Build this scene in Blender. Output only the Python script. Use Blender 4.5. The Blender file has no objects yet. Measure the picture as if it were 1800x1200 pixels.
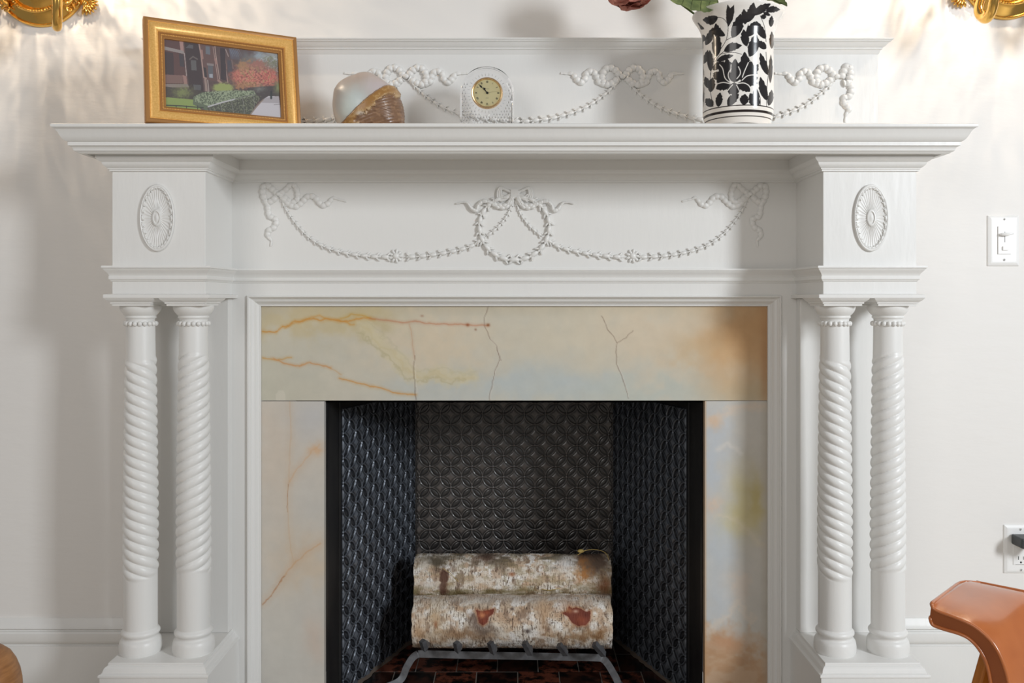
import bpy, bmesh, math, random
import numpy as np
from mathutils import Vector, Matrix

# ------------------------------------------------------------------ camera
F = 1550.0; CX = 904.0; HY = 525.0; ZC = 0.95; DW = 2.0      # focal px, axis px, camera height, distance to wall
scene = bpy.context.scene
cam_d = bpy.data.cameras.new('camera'); cam = bpy.data.objects.new('camera', cam_d)
scene.collection.objects.link(cam); scene.camera = cam
cam.location = (0, -DW, ZC); cam.rotation_euler = (math.pi/2, 0, 0)
cam_d.sensor_width = 36.0; cam_d.lens = 36.0*F/1800.0
cam_d.shift_x = -(CX-900)/1800.0; cam_d.shift_y = -(600-HY)/1800.0
cam_d.clip_start = 0.05

# ------------------------------------------------------------------ world and lights
w = bpy.data.worlds.new('world'); scene.world = w; w.use_nodes = True
bg = w.node_tree.nodes['Background']; bg.inputs[0].default_value = (1.0, 0.975, 0.95, 1); bg.inputs[1].default_value = 0.235
def area(name, loc, target, sx, sy, power, col):
    l = bpy.data.lights.new(name, 'AREA'); l.shape = 'RECTANGLE'; l.size = sx; l.size_y = sy
    l.energy = power; l.color = col
    o = bpy.data.objects.new(name, l); scene.collection.objects.link(o); o.location = loc
    o.rotation_euler = (Vector(target)-Vector(loc)).to_track_quat('-Z', 'Y').to_euler()
    return o
area('window_light_right', (2.7, -2.7, 1.85), (0.0, 0, 0.70), 0.50, 0.85, 83, (0.90, 0.95, 1.0))
area('window_light_left', (-1.5, -3.6, 2.0), (0.0, 0, 0.8), 1.4, 1.5, 24, (1.0, 0.97, 0.94))
vs = scene.view_settings
vs.view_transform = 'Standard'; vs.look = 'None'; vs.gamma = 1.0; vs.exposure = 0.0
try: vs.use_curve_mapping = False
except Exception: pass

# ------------------------------------------------------------------ helpers
def PX(px, d): return (px-CX)*d/F
def PZ(py, d): return ZC+(HY-py)*d/F
def PT(px, py, d): return (PX(px, d), d-DW, PZ(py, d))
def Z(zr): return ZC+zr
def s2l(c):
    c = np.asarray(c, dtype=float)
    return np.where(c <= 0.04045, c/12.92, ((c+0.055)/1.055)**2.4)
def rgb(r, g, b, k=1.0):
    return tuple(s2l(np.array([r, g, b])/255.0)*k)

def node(nt, t, **kw):
    n = nt.nodes.new(t)
    for k, v in kw.items():
        if k.startswith('_'): setattr(n, k[1:], v)
        else: n.inputs[k.replace('__', ' ')].default_value = v
    return n
def mat(name, col=(0.8, 0.8, 0.8), rough=0.5, metal=0.0, spec=0.5, noise=None, bump=None, attr=None, coat=0.0, **ex):
    m = bpy.data.materials.new(name); m.use_nodes = True; nt = m.node_tree
    b = nt.nodes['Principled BSDF']; L = nt.links.new
    b.inputs['Base Color'].default_value = (*col[:3], 1); b.inputs['Roughness'].default_value = rough
    b.inputs['Metallic'].default_value = metal; b.inputs['Specular IOR Level'].default_value = spec
    b.inputs['Coat Weight'].default_value = coat
    for k, v in ex.items(): b.inputs[k.replace('__', ' ')].default_value = v
    tc = nt.nodes.new('ShaderNodeTexCoord')
    src = None
    if attr:
        a = nt.nodes.new('ShaderNodeAttribute'); a.attribute_name = attr; src = a.outputs['Color']
        L(src, b.inputs['Base Color'])
    if noise:   # (scale vec, detail, dark colour, light colour)
        sc, det, c1, c2 = noise
        mp = nt.nodes.new('ShaderNodeMapping'); mp.inputs['Scale'].default_value = sc
        L(tc.outputs['Object'], mp.inputs['Vector'])
        n = node(nt, 'ShaderNodeTexNoise', Scale=1.0, Detail=det, Roughness=0.6); L(mp.outputs[0], n.inputs['Vector'])
        r = nt.nodes.new('ShaderNodeValToRGB'); L(n.outputs[0], r.inputs[0])
        r.color_ramp.elements[0].position = 0.3; r.color_ramp.elements[1].position = 0.7
        r.color_ramp.elements[0].color = (*c1, 1); r.color_ramp.elements[1].color = (*c2, 1)
        if attr:
            mx = nt.nodes.new('ShaderNodeMix'); mx.data_type = 'RGBA'; mx.blend_type = 'MULTIPLY'; mx.inputs[0].default_value = 1.0
            L(src, mx.inputs[6]); L(r.outputs[0], mx.inputs[7]); L(mx.outputs[2], b.inputs['Base Color'])
        else: L(r.outputs[0], b.inputs['Base Color'])
    if bump:    # (scale vec, strength, distance)
        sc, st, ds = bump
        mp = nt.nodes.new('ShaderNodeMapping'); mp.inputs['Scale'].default_value = sc
        L(tc.outputs['Object'], mp.inputs['Vector'])
        n = node(nt, 'ShaderNodeTexNoise', Scale=1.0, Detail=3.0); L(mp.outputs[0], n.inputs['Vector'])
        bp = node(nt, 'ShaderNodeBump', Strength=st, Distance=ds); L(n.outputs[0], bp.inputs['Height'])
        L(bp.outputs[0], b.inputs['Normal'])
    return m

PAINT = mat('white_gloss_paint', rgb(230, 229, 226), 0.38, bump=((60, 60, 14), 0.25, 0.002))
WALL = mat('cream_wall_paint', rgb(234, 231, 227), 0.62, bump=((14, 14, 40), 0.35, 0.003))
PLAST = mat('white_plastic', rgb(240, 239, 237), 0.3)
IRON = mat('black_cast_iron', rough=0.40, spec=0.6, attr='Col', coat=0.35, bump=((500, 500, 500), 0.12, 0.0006))
IRON_GLINT = mat('glossy_blue_glint_iron', rough=0.38, metal=0.6, spec=0.9, attr='Col', coat=0.0, bump=((300, 300, 300), 0.10, 0.0006))
IRON_GLINT.node_tree.nodes['Principled BSDF'].inputs['Coat Roughness'].default_value = 0.30
IRONS = mat('smooth_black_iron', (0.012, 0.012, 0.013), 0.42, noise=((30, 30, 8), 4, (0.008, 0.008, 0.009), (0.02, 0.019, 0.018)))
GRATE = mat('grey_wrought_iron', (0.07, 0.07, 0.075), 0.45, spec=0.6, noise=((60, 60, 60), 3, (0.055, 0.055, 0.06), (0.11, 0.11, 0.115)))
MARB = mat('onyx_marble', rough=0.22, attr='Col', noise=((30, 30, 30), 5, (0.93, 0.93, 0.93), (1, 1, 1)))
GROUT2 = mat('sooty_mortar', rgb(92, 80, 70), 0.9)
GROUT = mat('grey_mortar', (0.22, 0.19, 0.165), 0.9)
BRASS = mat('polished_brass', (0.83, 0.50, 0.13), 0.16, metal=1.0)
GOLD = mat('gilt_wood', (0.72, 0.42, 0.10), 0.36, metal=0.25, noise=((300, 300, 300), 3, (0.78, 0.42, 0.10), (0.95, 0.57, 0.19)))
GOLDD = mat('dark_gilt_wood', (0.42, 0.20, 0.06), 0.40, metal=0.2)
FLOORM = mat('pale_oak_floor', (0.5, 0.42, 0.34), 0.4, noise=((3, 40, 3), 4, (0.48, 0.42, 0.35), (0.62, 0.56, 0.48)))

def finish(o, name, m, parent=None, smooth=False, angle=None):
    scene.collection.objects.link(o)
    if m: o.data.materials.append(m)
    if smooth:
        o.data.polygons.foreach_set('use_smooth', [True]*len(o.data.polygons))
        if angle: o.data.set_sharp_from_angle(angle=math.radians(angle))
    if parent: o.parent = parent
    return o
def bevel(o, wd=0.001, seg=2):
    md = o.modifiers.new('bevel', 'BEVEL'); md.width = wd; md.segments = seg; md.limit_method = 'ANGLE'; md.angle_limit = math.radians(35)
    return o
class MB:
    def __init__(s): s.v = []; s.f = []
    def add(s, vs, fs):
        n = len(s.v); s.v += [tuple(map(float, v)) for v in vs]; s.f += [tuple(i+n for i in f) for f in fs]
    def box(s, x0, x1, y0, y1, z0, z1):
        s.add([(x0,y0,z0),(x1,y0,z0),(x1,y1,z0),(x0,y1,z0),(x0,y0,z1),(x1,y0,z1),(x1,y1,z1),(x0,y1,z1)],
              [(0,3,2,1),(4,5,6,7),(0,1,5,4),(1,2,6,5),(2,3,7,6),(3,0,4,7)])
    def obox(s, c, ax, hx, hy, hz):
        c = np.array(c); X, Y, Zv = [np.array(a, float)/np.linalg.norm(a) for a in ax]
        vs = [c+X*hx*i+Y*hy*j+Zv*hz*k for k in (-1, 1) for (i, j) in ((-1,-1),(1,-1),(1,1),(-1,1))]
        s.add(vs, [(0,3,2,1),(4,5,6,7),(0,1,5,4),(1,2,6,5),(2,3,7,6),(3,0,4,7)])
    def tube(s, pts, r, n=8, flat=None, cap=True, sq=False):
        """tube along pts; r number or list; flat = (unit vector, factor) squashes the section along that vector"""
        P = [np.array(p, float) for p in pts]; m = len(P)
        R = r if hasattr(r, '__len__') else [r]*m
        up = None; rings = []
        for i in range(m):
            t = P[min(i+1, m-1)]-P[max(i-1, 0)]; t = t/(np.linalg.norm(t)+1e-12)
            if up is None:
                up = np.array([0, 0, 1.0]) if abs(t[2]) < 0.9 else np.array([0, 1.0, 0])
            b = np.cross(t, up); b /= np.linalg.norm(b)+1e-12; up = np.cross(b, t)
            ring = []
            for k in range(n):
                a = 2*math.pi*k/n+(math.pi/4 if sq else 0)
                o = (b*math.cos(a)+up*math.sin(a))*R[i]
                if flat is not None:
                    fv, ff = flat; o = o-fv*np.dot(o, fv)*(1-ff)
                ring.append(P[i]+o)
            rings.append(ring)
        vs = [v for ring in rings for v in ring]
        fs = [(i*n+k, i*n+(k+1) % n, (i+1)*n+(k+1) % n, (i+1)*n+k) for i in range(m-1) for k in range(n)]
        if cap: fs += [tuple(range(n-1, -1, -1)), tuple((m-1)*n+k for k in range(n))]
        s.add(vs, fs)
    def ell(s, c, ax, ra, rb, rc, nu=8, nv=5):
        c = np.array(c); A, B, C = [np.array(a, float) for a in ax]
        vs = [c+A*ra]
        for j in range(1, nv):
            th = math.pi*j/nv
            for i in range(nu):
                ph = 2*math.pi*i/nu
                vs.append(c+A*ra*math.cos(th)+B*rb*math.sin(th)*math.cos(ph)+C*rc*math.sin(th)*math.sin(ph))
        vs.append(c-A*ra); L = len(vs)-1
        fs = [(0, 1+i, 1+(i+1) % nu) for i in range(nu)]
        for j in range(nv-2):
            for i in range(nu):
                a = 1+j*nu+i; b = 1+j*nu+(i+1) % nu
                fs.append((a, a+nu, b+nu, b))
        fs += [(L, 1+(nv-2)*nu+(i+1) % nu, 1+(nv-2)*nu+i) for i in range(nu)]
        s.add(vs, fs)
    def lathe(s, prof, n=48, axis=(0, 0), rfun=None):
        """prof list of (r, z) ; z axis at axis=(x,y)"""
        m = len(prof); vs = []
        for (r, z) in prof:
            for k in range(n):
                a = 2*math.pi*k/n
                rr = rfun(r, z, a) if rfun else r
                vs.append((axis[0]+rr*math.cos(a), axis[1]+rr*math.sin(a), z))
        fs = [(i*n+k, i*n+(k+1) % n, (i+1)*n+(k+1) % n, (i+1)*n+k) for i in range(m-1) for k in range(n)]
        s.add(vs, fs)
    def sweep(s, prof, path, closed=False, cap=False):
        """prof (o, z): o outward offset (right of travel is -normal: outward = (dy,-dx)); path XY points"""
        P = [np.array(p, float) for p in path]; m = len(P); M = []
        for i in range(m):
            ds = []
            if closed or i > 0: d = P[i]-P[i-1]; ds.append(d/np.linalg.norm(d))
            if closed or i < m-1: d = P[(i+1) % m]-P[i]; ds.append(d/np.linalg.norm(d))
            ns = [np.array([d[1], -d[0]]) for d in ds]
            M.append(ns[0] if len(ns) == 1 else (ns[0]+ns[1])/(1+np.dot(ns[0], ns[1])))
        k = len(prof); vs = []
        for i in range(m):
            for (o, z) in prof: q = P[i]+M[i]*o; vs.append((q[0], q[1], z))
        fs = []
        for i in range(m if closed else m-1):
            j = (i+1) % m
            for t in range(k-1): fs.append((i*k+t, i*k+t+1, j*k+t+1, j*k+t))
        if cap:
            fs.append(tuple(i*k for i in range(m))); fs.append(tuple(i*k+k-1 for i in reversed(range(m))))
        s.add(vs, fs)
    def build(s, name, m, parent=None, smooth=False, angle=None, recalc=True):
        me = bpy.data.meshes.new(name); me.from_pydata(s.v, [], s.f); me.update()
        if recalc:
            b = bmesh.new(); b.from_mesh(me); bmesh.ops.recalc_face_normals(b, faces=b.faces); b.to_mesh(me); b.free()
        return finish(bpy.data.objects.new(name, me), name, m, parent, smooth, angle)
def boxo(name, x0, x1, y0, y1, z0, z1, m, parent=None, bev=0.0008):
    b = MB(); b.box(x0, x1, y0, y1, z0, z1); o = b.build(name, m, parent)
    if bev: bevel(o, bev)
    return o
def empty(name, loc=(0, 0, 0), rot=(0, 0, 0)):
    o = bpy.data.objects.new(name, None); scene.collection.objects.link(o); o.location = loc; o.rotation_euler = rot
    o.empty_display_size = 0.05
    return o
def tag(o, label, cat, group=None):
    o['label'] = label; o['category'] = cat
    if group: o['group'] = group
    return o
def gridmesh(name, V, nu, nv, m, parent=None, smooth=True, col=None, wrap=False):
    """V (nv, nu, 3) array"""
    V = V.reshape(-1, 3)
    cu = nu if wrap else nu-1
    i, j = np.meshgrid(np.arange(cu), np.arange(nv-1))
    a = j*nu+i; b = j*nu+(i+1) % nu; c = (j+1)*nu+(i+1) % nu; d = (j+1)*nu+i
    Fq = np.stack([a, b, c, d], -1).reshape(-1, 4)
    me = bpy.data.meshes.new(name); n = len(Fq)
    me.vertices.add(len(V)); me.vertices.foreach_set('co', V.astype(np.float32).ravel())
    me.loops.add(4*n); me.loops.foreach_set('vertex_index', Fq.astype(np.int32).ravel())
    me.polygons.add(n); me.polygons.foreach_set('loop_start', np.arange(0, 4*n, 4, dtype=np.int32))
    me.update(calc_edges=True)
    if col is not None:
        at = me.color_attributes.new('Col', 'FLOAT_COLOR', 'POINT')
        cc = np.ones((len(V), 4), np.float32); cc[:, :3] = np.clip(s2l(col.reshape(-1, 3)/255.0), 0, 0.95)
        at.data.foreach_set('color', cc.ravel())
    o = finish(bpy.data.objects.new(name, me), name, m, parent, smooth)
    return o

# numpy painting ---------------------------------------------------------
_rs = np.random.RandomState(7)
_LAT = _rs.rand(64, 256, 256)
def vnoise(x, y, seed=0):
    L = _LAT[seed % 64]; xi = np.floor(x).astype(int); yi = np.floor(y).astype(int)
    fx = x-xi; fy = y-yi; fx = fx*fx*(3-2*fx); fy = fy*fy*(3-2*fy)
    g = lambda a, b: L[a % 256, b % 256]
    return (g(xi, yi)*(1-fx)+g(xi+1, yi)*fx)*(1-fy)+(g(xi, yi+1)*(1-fx)+g(xi+1, yi+1)*fx)*fy
def fbm(x, y, seed=0, octv=4):
    s = 0; a = 0.5; t = 0
    for k in range(octv):
        s = s+a*vnoise(x*2**k+13.7*k, y*2**k+7.1*k, seed+k); t += a; a *= 0.5
    return s/t
class Pt:
    """paints colours (0-255 sRGB) on a cloud of points with 2-D coordinates"""
    def __init__(s, X, Y, base):
        s.sh = X.shape; s.X = X.ravel().astype(float); s.Y = Y.ravel().astype(float)
        s.C = np.tile(np.array(base, float), (len(s.X), 1))
    def mix(s, a, col):
        a = np.clip(a, 0, 1)[:, None]; s.C = s.C*(1-a)+np.array(col, float)*a
    def inside(s, pts):
        r = np.zeros(len(s.X), bool); xs = [p[0] for p in pts]; ys = [p[1] for p in pts]
        box = (s.X >= min(xs)) & (s.X <= max(xs)) & (s.Y >= min(ys)) & (s.Y <= max(ys))
        idx = np.where(box)[0]
        if len(idx) == 0: return r
        x = s.X[idx]; y = s.Y[idx]; q = np.zeros(len(idx), bool); n = len(pts)
        for i in range(n):
            x0, y0 = pts[i]; x1, y1 = pts[(i+1) % n]
            if y0 == y1: continue
            c = ((y0 > y) != (y1 > y)) & (x < (x1-x0)*(y-y0)/(y1-y0)+x0); q ^= c
        r[idx] = q; return r
    def poly(s, pts, col, a=1.0): s.mix(s.inside(pts)*a, col)
    def line(s, pts, wd, col, a=1.0, soft=0.5, jit=0, seed=0):
        d = np.full(len(s.X), 1e9); X = s.X; Y = s.Y
        if jit:
            X = X+(fbm(s.X/11, s.Y/11, seed, 3)-0.5)*jit; Y = Y+(fbm(s.X/11, s.Y/11, seed+9, 3)-0.5)*jit
        for (x0, y0), (x1, y1) in zip(pts[:-1], pts[1:]):
            dx, dy = x1-x0, y1-y0; L2 = dx*dx+dy*dy+1e-9
            t = np.clip(((X-x0)*dx+(Y-y0)*dy)/L2, 0, 1); d = np.minimum(d, np.hypot(X-x0-t*dx, Y-y0-t*dy))
        s.mix(a*np.clip((wd/2+soft-d)/(2*soft)+0.0, 0, 1) if soft else a*(d < wd/2), col)
    def blob(s, x, y, rx, ry, col, a=1.0, p=2.0, jit=0, seed=0, js=20.0):
        X, Y = s.X, s.Y
        if jit:
            X = X+(fbm(s.X/js, s.Y/js, seed, 4)-0.5)*jit; Y = Y+(fbm(s.X/js, s.Y/js, seed+5, 4)-0.5)*jit
        s.mix(a*np.exp(-(((X-x)/rx)**2+((Y-y)/ry)**2)**(p/2)), col)
    def out(s): return s.C.reshape(*s.sh, 3)

def smooth_path(pts, n=60):
    """Catmull-Rom through the points"""
    P = [np.array(p, float) for p in pts]; P = [2*P[0]-P[1]]+P+[2*P[-1]-P[-2]]; out = []
    k = len(P)-3; per = max(2, n//k)
    for i in range(1, k+1):
        for t in np.linspace(0, 1, per, endpoint=False):
            a, b, c, d = P[i-1], P[i], P[i+1], P[i+2]
            out.append(0.5*((2*b)+(-a+c)*t+(2*a-5*b+4*c-d)*t*t+(-a+3*b-3*c+d)*t**3))
    out.append(P[-2]); return out

# ------------------------------------------------------------------ key planes
FL = -0.04; PI_ = -0.066; BF = -0.21; XO = 0.8165; XI = 0.627; SH = 0.899; SY = -0.2925
SHZ = Z(0.3404); FLOORZ = 0.0
MARY = -0.015

# ------------------------------------------------------------------ setting
wall = MB()
wall.box(-2.4, -0.80, 0.0, 0.02, 0, 2.7); wall.box(0.80, 2.4, 0.0, 0.02, 0, 2.7); wall.box(-0.80, 0.80, 0.0, 0.02, Z(-0.05), 2.7)
wo = wall.build('wall_back', WALL); wo['kind'] = 'structure'
fl = boxo('floor', -2.4, 2.4, -3.6, 0.0, -0.03, -0.001, FLOORM, None, 0); fl['kind'] = 'structure'
def baseboard(name, x0, x1):
    prof = [(0.0, PZ(1085, 2.0)), (0.006, PZ(1085.5, 1.994)), (0.008, PZ(1088, 1.992)), (0.010, PZ(1096, 1.99)), (0.0155, PZ(1103, 1.985)), (0.017, PZ(1105, 1.983)),
            (0.012, PZ(1107, 1.988)), (0.012, PZ(1108.5, 1.988)), (0.018, PZ(1110, 1.982)), (0.022, PZ(1114, 1.978)), (0.022, PZ(1126, 1.978)), (0.019, PZ(1130.5, 1.981)),
            (0.014, PZ(1132.5, 1.986)), (0.014, PZ(1134, 1.986)), (0.020, PZ(1135.5, 1.98)), (0.020, 0.0)]
    b = MB(); b.sweep(prof, [(x0, 0), (x1, 0)]); o = b.build(name, PAINT, None, True, 30, recalc=False); o['kind'] = 'structure'
baseboard('baseboard_left', -2.4, -0.80); baseboard('baseboard_right', 0.80, 2.4)

# ------------------------------------------------------------------ mantelpiece
M = empty('mantelpiece', (0, 0, 0))
tag(M, 'white painted wooden mantelpiece with paired rope-twist columns and garland reliefs', 'mantelpiece')
# shelf
sp = [(-0.0030, .3404), (0, .3385), (0, .3345), (-.0008, .3330), (-.0035, .3318), (-.0060, .3300), (-.0090, .3255), (-.0115, .3200), (-.0135, .3160), (-.0165, .3120), (-.0200, .3090),
      (-.0227, .3080), (-.0227, .3010), (-.0245, .3002), (-.0272, .2990), (-.0295, .2960), (-.0303, .2925), (-.0322, .2905), (-.0345, .2903), (-.0352, .2893), (-.0375, .2875), (-.0400, .2873), (-.0480, .2873), (-.048, .305)]
b = MB(); b.sweep([(o, Z(z)) for o, z in sp], [(-SH, 0), (-SH, SY), (SH, SY), (SH, 0)])
b.add([(-SH+.003, 0, SHZ), (SH-.003, 0, SHZ), (SH-.003, SY+.003, SHZ), (-SH+.003, SY+.003, SHZ)], [(0, 1, 2, 3)])
q = .048; b.add([(-SH+q, 0, Z(.305)), (SH-q, 0, Z(.305)), (SH-q, SY+q, Z(.305)), (-SH+q, SY+q, Z(.305))], [(3, 2, 1, 0)])
b.build('shelf', PAINT, M, True, 19, recalc=False)
path = [(-XO, 0), (-XO, BF), (-XI, BF), (-XI, FL), (XI, FL), (XI, BF), (XO, BF), (XO, 0)]
cr = [(.0235, .305), (.0235, .2830), (.0215, .2800), (.0180, .2770), (.0150, .2755), (.0140, .2720), (.0125, .2695), (.0095, .2665), (.0065, .2645), (.0062, .2625), (.0040, .2620), (.0038, .2585), (0, .2573)]
b = MB(); b.sweep([(o, Z(z)) for o, z in cr], path); b.build('crown_moulding', PAINT, M, True, 19, recalc=False)
ar = [(0, .0672), (.0150, .0667), (.0155, .0650), (.0155, .0625), (.0135, .0612), (.0125, .0590), (.0100, .0560), (.0065, .0520), (.0050, .0490), (.0042, .0468), (.0050, .0455), (.0050, .0400), (.0035, .0385), (.0020, .0365), (.0018, .0355), (0, .0346)]
b = MB(); b.sweep([(o, Z(z)) for o, z in ar], path); b.build('architrave_moulding', PAINT, M, True, 19, recalc=False)
boxo('frieze_panel', -XO+.001, XO-.001, FL, -0.001, Z(.007), Z(.304), PAINT, M, 0)
for s in (-1, 1):
    x0, x1 = sorted((s*XI, s*XO))
    blk = boxo('corner_block', x0, x1, BF, FL, Z(.0011), Z(.304), PAINT, M, 0.0010)
    boxo('jamb_board', *sorted((s*0.593, s*(XO-.002))), FL, -0.001, 0.0, Z(.007), PAINT, M, 0)
    boxo('pilaster_board', x0, x1, PI_, FL, Z(-.7324), Z(.0011), PAINT, M, 0.0015)
    bp = [(x0, 0), (x0, BF), (x1, BF), (x1, 0)]
    if s == -1: bp = [(-XO, 0), (-XO, BF), (-XI, BF), (-XI, FL)]
    else: bp = [(XI, FL), (XI, BF), (XO, BF), (XO, 0)]
    cb = [(0, .0100), (.0118, .0088), (.0125, .0078), (.0125, .0018), (.0118, .0011), (0, .0011)]
    b = MB(); b.sweep([(o, Z(z)) for o, z in cb], bp); b.build('capital_band', PAINT, M, True, 19, recalc=False)
    # plinth
    xi, xo = 0.6135, 0.829
    pl = [(-.060, -.7324), (-.0125, -.7324), (-.0120, -.7335), (-.0118, -.7375), (-.0085, -.7390), (-.0060, -.7415), (-.0045, -.7455), (-.0035, -.7495), (-.0010, -.7510), (.0020, -.7518), (.0026, -.7530), (.0026, -.7565), (0, -.7580), (0, -.95)]
    pp = [(-xo, 0), (-xo, -.238), (-xi, -.238), (-xi, FL)] if s == -1 else [(xi, FL), (xi, -.238), (xo, -.238), (xo, 0)]
    b = MB(); b.sweep([(o, Z(z)) for o, z in pl[1:]], pp)
    i = .0125
    b.add([(s*(xi+i), 0, Z(-.7324)), (s*(xo-i), 0, Z(-.7324)), (s*(xo-i), -.238+i, Z(-.7324)), (s*(xi+i), -.238+i, Z(-.7324))], [(0, 1, 2, 3) if s == -1 else (3, 2, 1, 0)])
    b.build('plinth', PAINT, M, True, 19, recalc=False)
# opening moulding
op = [(0, FL+.001), (0, -.0440), (.0012, -.0460), (.0030, -.0460), (.0042, -.0440), (.0045, -.0410), (.0060, -.0400), (.0068, -.0375), (.0085, -.0355), (.0125, -.0335), (.0155, -.0300), (.0168, -.0270),
      (.0180, -.0262), (.0183, -.0235), (.0200, -.0225), (.0225, -.0222), (.0238, -.0205), (.0238, -.0155)]
vsx = []; X0 = .593; ZT = Z(.007)
for (px_, pz_, sx, sz) in ((-X0, 0.0, 1, 0), (-X0, ZT, 1, -1), (X0, ZT, -1, -1), (X0, 0.0, -1, 0)):
    vsx += [(px_+sx*o, y, pz_+sz*o) for o, y in op]
k = len(op); b = MB(); b.add(vsx, [(i*k+t, i*k+t+1, (i+1)*k+t+1, (i+1)*k+t) for i in range(3) for t in range(k-1)])
b.build('opening_moulding', PAINT, M, True, 19)

# columns ------------------------------------------------------------------
def rope_mesh(hand):
    nz = 460; na = 96
    z0, z1 = Z(-.0500), Z(-.6850)
    zz = np.linspace(z0, z1, nz)[:, None]; a = np.linspace(0, 2*np.pi, na, endpoint=False)[None, :]
    t = (z0-zz)/(z0-z1); R = .0283+(.0332-.0283)*np.clip(t*1.6, 0, 1)
    zs, ze = Z(-.118), Z(-.572); lead = .0860; nst = 4
    ph = nst*(hand*a+2*np.pi*(zz)/lead)
    cyc = (ph/(2*np.pi)) % 1.0
    # the bounding grooves die out into the plain shaft
    prof = np.abs(np.sin(np.pi*cyc))**0.55
    sm = lambda x: np.clip(x, 0, 1)**2*(3-2*np.clip(x, 0, 1))
    win = sm((zs+.010*np.sin(a*hand*1)-zz)/.012)*sm((zz-ze-.010*np.sin(a*hand))/.012)
    r = R+win*(prof*.0052-.0030)
    # torus-ring and neck
    V = np.stack([r*np.cos(a), r*np.sin(a), np.broadcast_to(zz, r.shape)], -1)
    return V, na, nz
protos = {}
CYc = -0.164
def column(px_axis_x, hand):
    c = empty('column', (px_axis_x, CYc, 0)); c.parent = M
    if hand in protos: me_s, me_c, me_b, me_r = protos[hand]
    else:
        V, na, nz = rope_mesh(hand)
        sh = gridmesh('shaft', V, na, nz, PAINT, None, True, wrap=True)
        sh.data.flip_normals()
        b = MB()
        b.lathe([(0, Z(-.0144)), (.0404, Z(-.0144)), (.0406, Z(-.018)), (.0398, Z(-.022)), (.0375, Z(-.027)), (.0340, Z(-.0315)), (.0312, Z(-.0340)), (.0300, Z(-.0352)), (.0308, Z(-.0362)), (.0311, Z(-.0380)), (.0306, Z(-.0396)),
                 (.0290, Z(-.0404)), (.0278, Z(-.0425)), (.0275, Z(-.0450)), (.0280, Z(-.0475)), (.0282, Z(-.0490)), (.0284, Z(-.0560))], 64)
        cp = b.build('capital', PAINT, None, True, 40)
        b = MB()
        b.lathe([(.0325, Z(-.680)), (.0338, Z(-.6835)), (.0362, Z(-.6855)), (.0382, Z(-.6880)), (.0386, Z(-.6905)), (.0378, Z(-.6935)), (.0358, Z(-.6955)), (.0345, Z(-.6975)), (.0342, Z(-.7000)), (.0352, Z(-.7020)), (.0380, Z(-.7035)),
                 (.0403, Z(-.7070)), (.0416, Z(-.7120)), (.0423, Z(-.7180)), (.0423, Z(-.7240)), (.0416, Z(-.7290)), (.0405, Z(-.7324)), (0, Z(-.7324))], 64)
        ba = b.build('base', PAINT, None, True, 40)
        b = MB(); nb = 19
        for i in range(nb):
            a = 2*math.pi*(i+.3)/nb
            b.ell((.0298*math.cos(a), .0298*math.sin(a), Z(-.0514)), ((0, 0, 1), (math.cos(a), math.sin(a), 0), (-math.sin(a), math.cos(a), 0)), .0054, .0046, .0048, 10, 7)
        br = b.build('bead_ring', PAINT, None, True)
        for o in (sh, cp, ba, br): o.parent = c
        protos[hand] = (sh.data, cp.data, ba.data, br.data); return c
    for nme, me in zip(('shaft', 'capital', 'base', 'bead_ring'), protos[hand]):
        o = bpy.data.objects.new(nme, me); scene.collection.objects.link(o); o.parent = c
    return c
for x, hnd in ((-.7778, 1), (-.6675, -1), (.6675, 1), (.7778, -1)):
    column(x, hnd)
    h = .0388; y0, y1 = BF+.0005, CYc+h
    b = MB()
    ab = [(.0113, .0011), (.0105, -.0008), (.0085, -.0030), (.0055, -.0055), (.0035, -.0068), (.0030, -.0072), (.0028, -.0098), (0, -.0104), (0, -.0140), (-.0006, -.0146)]
    b.sweep([(o, Z(z)) for o, z in ab], [(x-h, y1), (x-h, y0), (x+h, y0), (x+h, y1)], closed=True, cap=True)
    b.build('abacus', PAINT, M, True, 19)

# overmantel ------------------------------------------------------------------
OX = .807; OXL = .793; OY = -0.045
boxo('overmantel_panel', -OXL, OX, OY, -0.0005, SHZ, Z(.572), PAINT, M, 0.0012)
ol = [(.0246, .5715), (.0246, .5695), (.0225, .5680), (.0215, .5670), (.0208, .5655), (.0175, .5640), (.0150, .5610), (.0118, .5575), (.0088, .5555), (.0075, .5545), (.0070, .5520), (.0045, .5505), (.0030, .5480), (.0020, .5445), (0, .5415)]
b = MB(); b.sweep([(o, Z(z)) for o, z in ol], [(-OXL, 0), (-OXL, OY), (OX, OY), (OX, 0)])
e = .0246; b.add([(-OXL-e, 0, Z(.5715)), (OX+e, 0, Z(.5715)), (OX+e, OY-e, Z(.5715)), (-OXL-e, OY-e, Z(.5715))], [(0, 1, 2, 3)])
b.build('overmantel_ledge', PAINT, M, True, 19, recalc=False)
boxo('caulk_strip', -OXL-.015, OX+.02, -.012, -0.0005, Z(.5715), Z(.5785), PAINT, M, 0.001)

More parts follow.
